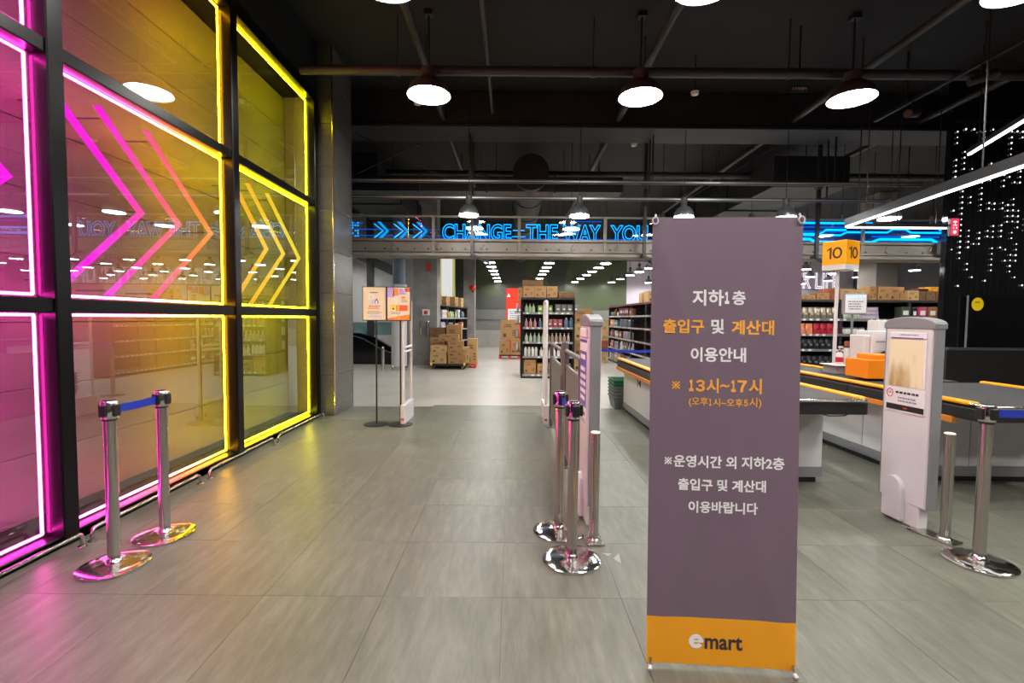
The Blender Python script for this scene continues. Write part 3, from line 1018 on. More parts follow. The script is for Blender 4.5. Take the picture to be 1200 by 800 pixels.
# ------------------------------------------------------------------ poster stands
def poster_stand(label, x, style):
    o = thing('poster_stand', label, 'sign', (x, 6.42, 0), 0, 'poster stands side by side')
    MB().m('black').lathe([(.165, 0), (.165, .008), (.02, .014), (.014, .02)], n=32).build('base', o, smooth=True)
    MB().m('black').tube([(0, .02, .01), (0, .02, 1.45)], .011, 10).build('pole', o, smooth=True)
    cx = -.015
    fr_ = MB().m('black').box(cx - .16, cx + .16, -.012, .016, 1.405, 1.86).build('frame', o, bevel=.003)
    y = -.0122
    P = MB().m('paper' if style else 'carton_pale')
    if style == 0:
        P = MB().m(M.setdefault('poster_cream', mat('poster_cream', srgb(222, 218, 200), .3)))
    P.box(cx - .15, cx + .15, y - .001, y, 1.415, 1.85)
    pp = P.build('poster', o)
    y -= .001
    q = MB()
    X = lambda u: cx - .15 + .3 * u
    Z = lambda v: 1.85 - .435 * v
    def rect(m, u0, u1, v0, v1, d=.0006):
        q.m(m).box(X(u0), X(u1), y - d, y, Z(v1), Z(v0))
    def ell(m, u, v, ru, rv, d=.0012, hollow=True):
        pts = [(X(u + ru * math.cos(a)), y - d, Z(v + rv * math.sin(a))) for a in [2 * PI * k / 20 for k in range(21)]]
        q.m(m).tube(pts, .003, 5)
    if style == 0:
        M.setdefault('poster_gold', mat('poster_gold', srgb(222, 186, 120), .3))
        M.setdefault('poster_sky', mat('poster_sky', srgb(190, 200, 240), .3))
        M.setdefault('poster_navy', mat('poster_navy', srgb(60, 70, 120), .3))
        rect('poster_gold', .08, .94, .045, .06)
        rect('poster_gold', .92, .94, .06, .95)
        rect('poster_gold', .06, .08, .06, .95)
        q.m('poster_navy')
        lines(q, X(.3), X(.72), Z(.19), Z(.13), y, 1, 21)
        rect('poster_sky', .35, .52, .36, .5)
        rect('poster_navy', .53, .68, .4, .5)
        rect('ink_white', .56, .64, .41, .5, .0012)
        rect('poster_navy', .57, .63, .35, .4, .0012)
        q.m('ink_red')
        lines(q, X(.2), X(.82), Z(.67), Z(.55), y, 3, 22)
        q.m('ink_grey')
        lines(q, X(.15), X(.85), Z(.82), Z(.72), y, 3, 23)
        ell('ink_white', .36, .30, .11, .09)
        ell('yellow', .72, .31, .06, .06)  # yellow loop painted on as a reflection of the neon
        q.m('poster_sky').prism([(X(.15), Z(.93)), (X(.88), Z(.93)), (X(.75), Z(.87)), (X(.5), Z(.845)), (X(.28), Z(.87))], y - .0008, y, 'y')
    else:
        for k, c in dict(pl=(185, 165, 235), po=(232, 140, 70), pb=(225, 222, 212), pr_=(238, 110, 60), pw=(235, 225, 215)).items():
            M.setdefault('post_' + k, mat('poster_' + k, srgb(*c), .3))
        rect('post_pl', 0, .3, 0, .3)
        rect('post_po', .26, .5, .03, .25)
        rect('post_pl', .5, .85, .03, .22)
        rect('post_pr_', .8, 1, .02, .13)
        rect('post_pb', 0, 1, .3, .86)
        q.m('post_po').prism([(X(0), Z(1)), (X(1), Z(1)), (X(1), Z(.82)), (X(0), Z(.95))], y - .0012, y, 'y')
        rect('post_pr_', .52, .9, .54, .72, .0012)
        rect('yellow', .16, .34, .53, .68, .0012)
        rect('ink_dark', .23, .3, .63, .68, .0018)
        rect('post_po', .38, .5, .54, .72, .0012)
        rect('p_amber', .62, .8, .27, .35, .0012)
        q.m('ink_grey')
        lines(q, X(.6), X(.92), Z(.46), Z(.37), y - .0008, 2, 25)
        lines(q, X(.12), X(.6), Z(.82), Z(.74), y - .0008, 2, 26)
        q.m('yellow')  # yellow loops painted over the print as neon reflections
        for pts in (((.27, .05), (.2, .25), (.12, .4), (.1, .65), (.16, .84), (.3, .93), (.5, .95), (.58, .97)), ((.48, .04), (.5, .22), (.56, .34), (.52, .46), (.45, .55), (.47, .75), (.54, .95)),
                    ((.68, .02), (.8, .17), (.93, .32), (.97, .55), (.97, .78), (.93, .88), (.75, .95))):
            q.tube([(X(a), y - .003, Z(b)) for a, b in pts], .004, 6)
    q.build('poster_print', pp)
poster_stand('black poster stand with cream notice, nearer the dark pillar', -1.83, 0)
poster_stand('black poster stand with orange and lilac poster', -1.505, 1)

# ------------------------------------------------------------------ checkout counters
def counter(label, x0, x1, ynear, yfar, inset, yb, xr_near=None):
    """a lane: belt table overhanging a white base, orange capped rails, black bumper"""
    o = thing('checkout_counter', label, 'counter', (0, 0, 0), 0, 'checkout counters')
    zt = 0.845
    base = MB().m('offwhite').box(x0 + inset, x1 - .08, yb, yfar, .145, .70).build('base_cabinet', o, bevel=.004)
    MB().m('grey').box(x0 + inset - .004, x1 - .076, yb - .004, yfar + .004, .055, .148).build('plinth', o)
    MB().m('black').box(x0 + inset + .03, x1 - .11, yb + .03, yfar - .03, 0, .06).build('kick_recess', o)
    k = MB().m('grey')
    k.box(x0 + inset - .003, x0 + inset, yb + .7, yb + .706, .15, .69).box(x0 + inset + .45, x0 + inset + .455, yb - .002, yb, .15, .69)
    k.build('panel_seam', o)
    return o, zt
# lane nearest (behind banner)
c1, zt = counter('checkout counter half hidden behind the purple banner', 1.68, 2.86, 3.77, 7.55, .1, 4.22)
b = MB().m('black').box(1.68, 2.86, 3.80, 7.6, .70, .80).build('bumper', c1, bevel=.012, seg=2)
MB().m('chrome').tube([(1.70, 3.79, .815), (2.84, 3.79, .815)], .014, 10).build('end_roller', c1, smooth=True)
MB().m('belt').box(1.74, 2.80, 3.80, 5.9, .79, .825).build('conveyor_belt', c1, bevel=.006)
MB().m('belt').box(1.74, 2.80, 5.9, 7.58, .79, .83).build('packing_shelf', c1, bevel=.004)
MB().m('orange').box(2.80, 2.862, 3.83, 7.6, .815, .845).build('edge_rail', c1, bevel=.01)
MB().m('orange').box(1.678, 1.74, 3.83, 7.6, .815, .845).build('edge_rail', c1, bevel=.01)
MB().m('wood_strip').box(1.665, 1.70, 3.9, 7.6, .66, .705).build('under_trim', c1, bevel=.004)
q = MB().m('ink_black').prism([(6.55, .50), (6.68, .56), (6.55, .62)], 1.777, 1.779, 'x')
q.box(1.777, 1.779, 6.70, 6.73, .50, .62)
q.build('side_logo', c1)
# lane on the right
c2, zt = counter('checkout counter with register under the orange number sign', 3.50, 4.90, 3.50, 7.5, .2, 4.28)
c2.children
MB().m('black').box(3.50, 4.90, 3.53, 4.95, .70, .80).box(3.50, 4.16, 4.95, 7.5, .70, .80).build('bumper', c2, bevel=.012, seg=2)
MB().m('chrome').tube([(3.60, 3.52, .815), (4.88, 3.52, .815)], .014, 10).build('end_roller', c2, smooth=True)
MB().m('belt').box(3.56, 4.84, 3.53, 4.93, .79, .825).build('conveyor_belt', c2, bevel=.006)
MB().m('belt').box(3.56, 4.10, 4.95, 7.5, .79, .82).build('worktop', c2, bevel=.004)
MB().m('orange').box(3.495, 3.56, 3.60, 7.5, .815, .845).build('edge_rail', c2, bevel=.01)
MB().m('orange').box(4.84, 4.90, 3.60, 4.93, .815, .845).build('edge_rail', c2, bevel=.01)
MB().m('black').box(4.10, 4.66, 4.96, 5.72, .70, .835).build('register_shelf', c2, bevel=.006)
MB().m('orange').box(4.10, 4.16, 5.73, 7.5, .815, .845).build('edge_rail', c2, bevel=.01)
MB().m('wood_strip').box(3.485, 3.53, 3.75, 7.5, .655, .705).build('under_trim', c2, bevel=.004)
MB().m('chrome').tube([(3.50, 3.62, .83), (3.53, 3.54, .825), (3.60, 3.52, .818)], .012, 8).build('corner_roller', c2, smooth=True)
cb = MB().m('black')
cb.tube([(2.5, 3.9, .70), (2.6, 3.88, .675), (2.72, 3.87, .68), (2.8, 3.9, .70)], .005, 6)
tag(cb.build('cable', c1, smooth=True))

# things on the lane
o = thing('register_stand', 'stepped orange box on the counter beside the white printer', 'register stand', (3.95, 5.18, .845))
MB().m('orange_dark').box(-.2, .18, -.16, .18, 0, .20).build('body', o, bevel=.006)
MB().m('orange_dark').box(-.10, .14, -.13, .15, .20, .252).build('step', o, bevel=.005)
MB().m('black').tube([(.20, -.17, .03), (.24, -.175, .08), (.30, -.16, .15), (.34, -.12, .19)], .014, 8).lathe([(.016, -.02), (.022, 0), (.016, .02)], (.19, -.17, .02), 10).build('scanner', o, smooth=True)
o = thing('receipt_printer', 'big white printer box behind the orange stand', 'printer', (4.19, 5.55, .845))
MB().m('white').box(-.10, .16, -.12, .14, .0, .50).build('body', o, bevel=.012, seg=2)
MB().m('white').box(-.17, -.10, -.10, .14, .0, .45).build('side_block', o, bevel=.012, seg=2)
MB().m('ink_grey').box(-.05, .09, -.124, -.12, .37, .382).build('slot', o)
MB().m('black').lathe([(.05, 0), (.045, .03), (.02, .05)], (.05, -.13, .22), 14).build('knob', o, smooth=True)
MB().m('offwhite').box(.0, .16, -.06, .10, .50, .62).build('paper_cover', o, bevel=.01)
o = thing('register_monitor', 'white framed register screen half behind the stained sheet pedestal', 'monitor', (4.25, 5.26, .845))
MB().m('white').box(-.10, .30, -.02, .05, .18, .52).build('housing', o, bevel=.012, seg=2)
MB().m('black').box(-.075, .29, -.025, -.02, .20, .50).build('bezel', o)
MB().m('screen_blue').box(-.04, .26, -.0265, -.025, .24, .47).build('screen', o)
MB().m('white').box(.06, .14, 0, .05, 0, .2).build('stand', o, bevel=.006)
MB().m('screen_white').box(-.03, .1, -.0275, -.0265, .25, .33).build('screen_window', o)
o = thing('counter_tray', 'grey tray with white lid at the pole foot on the counter', 'tray', (3.95, 5.78, .82))
MB().m('ink_grey').box(-.10, .15, -.12, .12, 0, .10).build('box', o, bevel=.006)
MB().m('paper').box(-.13, .18, -.15, .14, .10, .112).build('lid', o, bevel=.003)
sb = thing('sanitizer_bottle', 'white pump sanitizer bottle with a red label on the tray', 'bottle', (3.93, 5.72, .932))
MB().m('p_white').lathe([(.036, 0), (.04, .01), (.04, .115), (.03, .14), (.014, .15)], n=18).build('body', sb, smooth=True)
MB().m('p_red').lathe([(.0405, .03), (.0405, .09)], n=18, cap=False).build('paper_label', sb, smooth=True)
MB().m('p_red').lathe([(.016, .148), (.016, .17)], n=12).build('collar', sb, smooth=True)
MB().m('p_white').tube([(0, 0, .17), (0, 0, .205)], .006, 8).box(-.012, .012, -.045, .012, .2, .22).build('pump', sb)
o = thing('dispenser', 'white dispenser with an orange top beside the sanitizer bottle', 'dispenser', (4.02, 5.72, .932))
MB().m('p_white').lathe([(.05, 0), (.05, .01), (.04, .06), (.035, .20)], n=16).build('body', o, smooth=True)
MB().m('ink_dark').lathe([(.036, .2), (.036, .225)], n=16).build('collar', o, smooth=True)
MB().m('carton_red').lathe([(.032, .225), (.032, .275), (.02, .28)], n=16).build('top', o, smooth=True)
o = thing('price_display', 'grey customer display on a thin pole above the printer', 'display', (4.27, 5.98, 0))
MB().m('ink_grey').box(-.145, .145, -.02, .03, 1.535, 1.80).build('housing', o, bevel=.008)
MB().m('paper').box(-.13, .13, -.024, -.02, 1.555, 1.785).build('face', o)
q = MB().m('screen_white')
for i, (a, bb) in enumerate(((-.12, -.06), (-.05, -.02), (-.01, .03), (.04, .07), (.08, .12))):
    q.box(a, bb, -.0255, -.024, 1.735 + .004 * i, 1.765 + .003 * i)
q.build('digits', o)
q = MB().m('ink_grey')
lines(q, -.10, .10, 1.59, 1.71, -.024, 4, 31)
q.build('small_print', o)
MB().m('grey').tube([(0, .03, .845), (0, .03, 1.54)], .014, 10).build('pole', o, smooth=True)
MB().m('grey').box(-.16, .06, -.03, .09, .80, .845).build('foot', o)
o = thing('lane_sign', 'orange cube sign reading 10 on a pole over the checkout', 'sign', (4.07, 6.02, .82), R(0))
MB().m('white').tube([(0, 0, 0), (0, 0, 1.28)], .021, 14).build('pole', o, smooth=True)
MB().m('white').lathe([(.06, 0), (.06, .012), (.025, .03)], n=18).build('flange', o, smooth=True)
RS = R(27)
T = Matrix.Translation((0.03, 0, 0)) @ Matrix.Rotation(RS, 4, 'Z')
s_ = .142
MB().m('orange').box(-s_, s_, -s_, s_, 1.325, 1.62, T).build('cube', o, bevel=.004)
MB().m('white').box(-s_, s_, -s_, s_, 1.262, 1.327, T).build('light_band', o, bevel=.004)
for a in (0, -PI / 2):
    Tm = T @ Matrix.Rotation(a, 4, 'Z') @ Matrix.Translation((0, -s_ - .001, 1.47)) @ Matrix.Rotation(PI / 2, 4, 'X')
    dg = MB().m('ink_black')
    dg.prism([(-.052, -.07), (-.030, -.07), (-.030, .07), (-.050, .07), (-.084, .047), (-.084, .026), (-.052, .045)], 0, .002, 'z', Tm)
    an = [2 * PI * k / 28 for k in range(28)]
    oo = [Tm @ Vector((.038 + .056 * math.cos(a), .07 * math.sin(a), z)) for z in (0, .002) for a in an]
    ii = [Tm @ Vector((.038 + .034 * math.cos(a), .048 * math.sin(a), z)) for z in (0, .002) for a in an]
    dg.add(oo + ii, [(28 + k, 28 + (k + 1) % 28, 84 + (k + 1) % 28, 84 + k) for k in range(28)] + [(k, (k + 1) % 28, 28 + (k + 1) % 28, 28 + k) for k in range(28)] + [(56 + (k + 1) % 28, 56 + k, 84 + k, 84 + (k + 1) % 28) for k in range(28)])
    dg.build('lettering', o)

# basket stack
BK = MB().m('green_basket')
def basket_mesh(m):
    mb = MB().m(m)
    b0, b1, h = (.13, .18), (.165, .22), .2
    def ring(a, b, z):
        return [(-a, -b, z), (a, -b, z), (a, b, z), (-a, b, z)]
    mb.add(ring(*b0, 0) + ring(*b1, h) + ring(b1[0] - .008, b1[1] - .008, h) + ring(b0[0] - .006, b0[1] - .006, .008),
           [(3, 2, 1, 0)] + [(i, (i + 1) % 4, 4 + (i + 1) % 4, 4 + i) for i in range(4)] + [(4 + i, 4 + (i + 1) % 4, 8 + (i + 1) % 4, 8 + i) for i in range(4)]
           + [(8 + i, 8 + (i + 1) % 4, 12 + (i + 1) % 4, 12 + i) for i in range(4)] + [(12, 13, 14, 15)])
    return mb
def basket(m, label, z):
    o = thing('shopping_basket', label, 'basket', (1.80, 7.82, z), 0, 'stacked shopping baskets')
    basket_mesh(m).build('shell', o)
    rim = MB().m(m)
    rim.box(-.175, .175, -.23, -.215, .185, .205).box(-.175, .175, .215, .23, .185, .205).box(-.175, -.16, -.23, .23, .185, .205).box(.16, .175, -.23, .23, .185, .205)
    rim.build('rim', o, bevel=.003)
for k in range(6):
    basket('green_basket' if k >= 4 else 'grey_basket', ('green shopping basket, ' if k >= 4 else 'grey shopping basket, ') + ['lowest of the stack', 'second from the stack bottom', 'third from the stack bottom', 'just under the green ones', 'lower green one in the stack', 'topmost of the stack'][k] + ' by the counter', k * .055)

# blue belt across the far lane
def far_post(x, label):
    return dup(st, (x, 8.5, 0), 0, label)
fp1 = far_post(1.42, 'chrome belt post hidden behind the edge-on pedestal')
fp2 = far_post(2.75, 'chrome belt post hidden behind the purple banner')
belt(fp1, (1.47, 8.5, .91), (2.70, 8.5, .91), 0.03)

# ------------------------------------------------------------------ cartons, bottles, packs
def carton_mesh(name, w, d, h, m='carton', seed=0):
    """carton with tape seam and printed marks on the front (front = -y), base at z=0, origin at base centre"""
    rg = random.Random(seed)
    return w, d, h, m, rg
def carton(label, loc, w, d, h, m='carton', rz=0.0, group=None, seed=0, marks=True, openb=False):
    rg = random.Random(seed)
    o = thing('carton', label, 'box', loc, rz, group)
    g = .003
    body = MB().m(m)
    body.box(-w / 2, w / 2, -d / 2, d / 2, 0, h - (.05 if openb else 0))
    body.build('body', o, bevel=.006)
    if not openb:
        f = MB().m(m)
        f.box(-w / 2 + .002, w / 2 - .002, -d / 2 + .001, -.002, h, h + .004).box(-w / 2 + .002, w / 2 - .002, .002, d / 2 - .001, h, h + .004)
        f.build('flap', o)
        MB().m('tape').box(-w / 2 - .001, w / 2 + .001, -.025, .025, h + .004, h + .0052).box(-w / 2 - .0015, -w / 2, -.025, .025, h * .8, h + .004).build('tape', o)
    else:
        f = MB().m(m)
        for a, x in ((.35, -w / 2), (-.35, w / 2)):
            f.box(-.002, .002, -d / 2 + .01, d / 2 - .01, 0, .09, Matrix.Translation((x, 0, h - .055)) @ Matrix.Rotation(-a, 4, 'Y'))
        f.box(-w / 2 + .01, w / 2 - .01, -.002, .002, 0, .09, Matrix.Translation((0, -d / 2, h - .055)) @ Matrix.Rotation(.5, 4, 'X'))
        f.build('flap', o)
    if marks:
        q = MB().m('print')
        y = -d / 2
        lines(q, -w * .32, w * .1, h * .62, h * .8, y, 2, seed)
        lines(q, w * .12, w * .36, h * .2, h * .5, y, 3, seed + 1)
        q.box(-w * .36, -w * .2, y - .0006, y, h * .15, h * .32)
        q.build('printed_mark', o)
    return o

def bottle_proto(kind, m):
    """returns an Empty-free mesh object: a bottle body with its cap/pump as a child"""
    b = MB().m(m)
    if kind == 'pump':
        body = b.lathe([(.034, 0), (.04, .006), (.04, .09), (.034, .13), (.018, .155), (.013, .16), (.013, .17)], n=10)
    elif kind == 'tall':
        body = b.lathe([(.032, 0), (.036, .006), (.036, .17), (.03, .18)], n=10)
    elif kind == 'jug':
        body = b.lathe([(.05, 0), (.055, .01), (.055, .15), (.04, .19), (.02, .2), (.02, .21)], n=10)
    elif kind == 'jar':
        body = b.lathe([(.045, 0), (.05, .01), (.05, .10), (.044, .11)], n=10)
    o = body.build('bottle' if kind != 'jar' else 'jar', smooth=True)
    if kind == 'pump':
        c = MB().m('p_white').tube([(0, 0, .165), (0, 0, .205)], .006, 6).box(-.01, .01, -.04, .01, .2, .214)
        c.lathe([(.015, .16), (.015, .178)], n=8)
        c.build('pump', o)
    elif kind == 'tall':
        MB().m('p_white').lathe([(.026, .178), (.026, .215), (.02, .22)], n=10).build('cap', o, smooth=True)
    elif kind == 'jug':
        MB().m('p_white').lathe([(.022, .208), (.022, .235)], n=8).build('cap', o, smooth=True)
    else:
        MB().m('p_grey').lathe([(.05, .11), (.05, .135), (.045, .14)], n=10).build('lid', o, smooth=True)
    return o

def pouch_proto(m, w=.16, h=.2, d=.08):
    """a stand-up pouch: full belly, flat crimped top"""
    mb = MB().m(m)
    prof = [(0, 1.0, .85), (.12, 1.0, 1.0), (.45, .98, .9), (.75, .94, .5), (.92, .95, .12), (1.0, .95, .08)]
    vs, fs = [], []
    for t, kw, kd in prof:
        a, c = w / 2 * kw, d / 2 * kd
        vs += [(-a, 0, h * t), (-a * .75, -c * .8, h * t), (0, -c, h * t), (a * .75, -c * .8, h * t), (a, 0, h * t), (a * .75, c * .8, h * t), (0, c, h * t), (-a * .75, c * .8, h * t)]
    for i in range(len(prof) - 1):
        for k in range(8):
            k2 = (k + 1) % 8
            fs.append((8 * i + k, 8 * i + k2, 8 * i + 8 + k2, 8 * i + 8 + k))
    fs += [tuple(range(7, -1, -1)), tuple(8 * (len(prof) - 1) + k for k in range(8))]
    mb.add(vs, fs)
    o = mb.build('pouch', smooth=True)
    q = MB().m(dict(p_red='p_maroon', p_orange='p_pink', p_black='p_grey', p_purple='p_lav', p_silver='p_tan', p_white='p_grey').get(m, 'p_white')).box(-w * .2, w * .2, -d / 2 - .002, -d * .35, h * .34, h * .5)
    q.build('front_label', o)
    return o

def pack_proto(m, w, h, d):
    mb = MB().m(m).box(-w / 2, w / 2, -d / 2, d / 2, 0, h)
    o = mb.build('pack', bevel=.008)
    q = MB().m('p_white' if m != 'p_white' else 'p_lav').box(-w * .3, w * .3, -d / 2 - .0015, -d / 2, h * .35, h * .7)
    q.build('front_label', o)
    return o

CATS = dict(pump='bottle', tall='bottle', jug='bottle', jar='jar', pouch='pouch', pack='package')
PROTO = {}
USED = set()
def item(kind, m, x, y, z, T, label, group, dims=None):
    key = (kind, m, dims)
    if key not in PROTO:
        PROTO[key] = bottle_proto(kind, m) if kind in ('pump', 'tall', 'jug', 'jar') else (pouch_proto(m, *(dims or ())) if kind == 'pouch' else pack_proto(m, *(dims or (.18, .2, .1))))
    p = T @ Vector((x, y, z))
    rz = math.atan2(T[1][0], T[0][0]) + random.uniform(-.06, .06)
    if key not in USED:
        USED.add(key)
        o = PROTO[key]
        o.location = p
        o.rotation_euler.z = rz
    else:
        o = dup(PROTO[key], p, rz)
    return tag(o, label, CATS[kind], group)

CNAME = {k: k for k in ()}
CN = dict(p_white='white', p_green='pale green', p_leaf='leaf green', p_grey='grey', p_pink='pink', p_rose='rose', p_blue='blue', p_sage='sage', p_clay='beige', p_orange='orange', p_teal='teal', p_lav='lavender',
          p_brown='brown', p_maroon='maroon', p_silver='silver', p_purple='purple', p_red='red', p_black='black', p_tan='tan', p_magenta='magenta', p_dgreen='dark green', p_amber='amber', p_lilac='lilac')
KN = dict(pump='pump bottle', tall='straight bottle', jug='jug bottle', jar='jar', pouch='pouch', pack='boxed pack')

def rack(name, label, T, L, depth, levels, H, bays, header='rack', backed=True):
    """shop rack: local x along the front, front at y=0 looking to -y, depth to +y"""
    p = T @ Vector((0, 0, 0))
    o = thing(name, label, 'shelf', p, math.atan2(T[1][0], T[0][0]), 'shop racks')
    n = len(bays)
    for bx in bays:
        MB().m('rack').box(bx - .025, bx + .025, .0, .045, 0, H).box(bx - .025, bx + .025, depth - .045, depth, 0, H).build('upright', o)
    for z in levels:
        b = MB().m('rack').box(0, L, .0, depth, z - .03, z).build('shelf_board', o)
        MB().m('rail_metal').box(.02, L - .02, -.012, 0, z - .045, z + .005).build('price_rail', b)
        q = MB().m('tag')
        x = .1
        while x < L - .12:
            if random.random() < .6:
                q.box(x, x + .06, -.014, -.012, z - .038, z - .002)
            x += .14
        if q.v:
            q.build('price_tag', b)
    if backed:
        MB().m('rack').box(0, L, depth - .02, depth - .008, .05, H).build('back_panel', o)
    for x in (0, L):
        MB().m('rack').box(x - .012, x + .012, .0, depth, .03, H).build('side_panel', o)
    MB().m(header).box(-.02, L + .02, -.01, depth + .01, H - .05, H).build('top_board', o)
    MB().m('rack').box(0, L, .02, depth, 0, .06).build('plinth', o)
    return o

def fill(T, z, x0, seq, where, group, y=.07, gap=.02, count=None):
    """seq: (kind, material, n, width, dims) left to right"""
    x = x0
    for kind, m, n, w, dims in seq:
        cnt = {}
        for i in range(n):
            nm = (CN[m] + ' ' + KN[kind])
            pos = '' if n == 1 else (ORD[i] + ' from the left of ' + str(n) + ' ')
            key = (nm, where)
            count_ = LBL.get(key, 0)
            LBL[key] = count_ + 1
            lab = (ORD[count_] + ' ' if (n > 1 or count_) else '') + nm + (' from the left, ' if (n > 1 or count_) else ' on the ') + where
            item(kind, m, x + w / 2, y, z, T, lab, group, dims)
            x += w
        x += gap
LBL = {}

M['p_silver'] = mat('foil_silver', srgb(170, 160, 150), 0.25, 0.7)
# ---- central bottle rack
TC = Matrix.Translation((0.24, 11.55, 0))
rack('display_rack', 'black end rack of pump bottles with cartons on top', TC, 1.25, .5, [.10, .54, .89, 1.24, 1.60], 1.96, [.0, .62, 1.25])
g = 'bottles on the central black rack'
fill(TC, 1.60, .06, [('pump', 'p_green', 3, .085, None), ('pack', 'p_leaf', 3, .12, (.11, .17, .1)), ('pouch', 'p_grey', 4, .145, (.14, .2, .08))], 'central rack top shelf', g, gap=.06)
fill(TC, 1.24, .05, [('pump', 'p_pink', 3, .105, None), ('pump', 'p_blue', 2, .105, None), ('pouch', 'p_rose', 3, .125, (.12, .2, .08)), ('jug', 'p_blue', 2, .12, None)], 'central rack second shelf', g, gap=.02)
fill(TC, .89, .06, [('pump', 'p_sage', 5, .10, None), ('pump', 'p_clay', 6, .098, None)], 'central rack third shelf', g, gap=.03)
fill(TC, .54, .05, [('tall', 'p_white', 4, .085, None), ('pump', 'p_white', 7, .105, None)], 'central rack fourth shelf', g, gap=.03)
g = 'cartons around the central rack'
carton('open carton on the central rack bottom shelf, left', (.24 + .20, 11.80, .10), .30, .36, .33, 'carton', 0, g, 3, openb=True)
carton('wide carton on the central rack bottom shelf, middle', (.24 + .58, 11.80, .10), .40, .36, .25, 'carton', 0, g, 4)
carton('carton on the central rack bottom shelf, right', (.24 + 1.02, 11.80, .10), .36, .36, .25, 'carton', 0, g, 5)
carton('framed carton atop the central rack, leftmost of three', (.24 + .16, 11.78, 1.96), .27, .36, .27, 'carton', 0, g, 6)
carton('framed carton atop the central rack, middle of three', (.24 + .44, 11.78, 1.96), .27, .36, .27, 'carton', 0, g, 7)
carton('framed carton atop the central rack, right of three', (.24 + .72, 11.78, 1.96), .26, .36, .27, 'carton', 0, g, 8)
carton('low dark carton atop the central rack, at its right end', (.24 + 1.08, 11.78, 1.96), .40, .36, .14, 'carton_dark', 0, g, 9)
carton('dark wide carton behind the framed ones atop the rack', (.52, 12.3, 1.90), .52, .3, .52, 'carton_dark', 0, g, 10)
# support for the carton behind: second rack row
rack('display_rack', 'black rack backing onto the pump bottle rack', Matrix.Translation((1.49, 12.62, 0)) @ Matrix.Rotation(PI, 4, 'Z'), 1.25, .55, [.1, .55, 1.0, 1.45], 1.90, [0, .62, 1.25])
carton('pale carton standing at the left rear of the rack top', (.20, 12.6 - .17, 1.90), .10, .24, .34, 'carton_pale', 0, g, 12)
# side strip of small white bottles on the rack's left end
T_ = Matrix.Translation((.20, 12.05, 0)) @ Matrix.Rotation(-PI / 2, 4, 'Z')
for z in (.62, .98, 1.32, 1.62):
    MB().m('rack').box(.06, .22, 12.12, 12.30, z - .02, z).build('end_shelf')
for ob in [x for x in bpy.data.objects if x.name.startswith('end_shelf')]:
    tag(ob, None, None)
es = [x for x in bpy.data.objects if x.name.startswith('end_shelf')]
rk2 = [x for x in bpy.data.objects if x.get('label') == 'black rack backing onto the pump bottle rack'][0]
for ob in es:
    ob.parent = rk2
    ob.matrix_parent_inverse = (Matrix.Translation(rk2.location) @ Matrix.Rotation(PI, 4, 'Z')).inverted()
for z, nm in ((.62, 'lowest'), (.98, 'second'), (1.32, 'third'), (1.62, 'top')):
    item('tall', 'p_white', .14, 12.21, z, Matrix.Identity(4), 'white straight bottle on the ' + nm + ' side shelf left of the rack', 'bottles on the central black rack')

# ---- right-hand rack running away (red header)
TR = Matrix.Translation((3.42, 16.9, 0)) @ Matrix.Rotation(-PI / 2, 4, 'Z')
rack('display_rack', 'long black rack with dark red top beyond the checkout', TR, 6.0, .5, [.12, .50, .86, 1.22, 1.56], 1.90, [0, 1.55, 3.1, 4.6, 6.0], 'darkred')
g = 'goods on the red-topped rack'
w_ = 'red-topped rack '
fill(TR, 1.56, .12, [('jar', 'p_grey', 2, .24, None), ('jug', 'p_brown', 1, .3, None), ('jar', 'p_white', 1, .3, None), ('pack', 'p_maroon', 5, .26, (.22, .24, .12)), ('pack', 'p_brown', 1, .4, (.34, .2, .12))], w_ + 'top shelf', g, gap=.08)
fill(TR, 1.22, .2, [('pack', 'p_orange', 2, .26, (.22, .22, .12)), ('pack', 'p_teal', 2, .24, (.2, .2, .12)), ('jug', 'p_blue', 3, .17, None), ('jug', 'p_grey', 3, .18, None), ('tall', 'p_blue', 4, .14, None)], w_ + 'second shelf', g, gap=.08)
fill(TR, .86, .12, [('jug', 'p_pink', 2, .22, None), ('tall', 'p_white', 3, .14, None), ('pack', 'p_brown', 2, .36, (.32, .2, .12)), ('tall', 'p_lav', 4, .16, None), ('tall', 'p_sage', 3, .14, None)], w_ + 'third shelf', g, gap=.1)
fill(TR, .50, .12, [('pouch', 'p_pink', 2, .24, (.22, .24, .09)), ('tall', 'p_lav', 5, .15, None), ('pouch', 'p_white', 1, .34, (.28, .26, .1)), ('pouch', 'p_grey', 2, .3, (.26, .26, .1)), ('pouch', 'p_lav', 2, .3, (.26, .26, .1))], w_ + 'fourth shelf', g, gap=.1)
fill(TR, .12, .15, [('pack', 'p_white', 1, .3, (.24, .22, .12)), ('pack', 'p_tan', 3, .4, (.34, .24, .12)), ('pouch', 'p_silver', 2, .34, (.3, .22, .1)), ('pack', 'p_grey', 2, .4, (.34, .22, .12))], w_ + 'bottom shelf', g, gap=.1)
carton('pale carton on the red-topped rack, beside the banner edge', (3.70, 12.75, 1.90), .30, .42, .30, 'carton_pale', 0, 'cartons on the red-topped rack', 21)
carton('narrow pale carton on the red-topped rack, farther one', (3.66, 13.25, 1.90), .24, .3, .28, 'carton_pale', 0, 'cartons on the red-topped rack', 22)

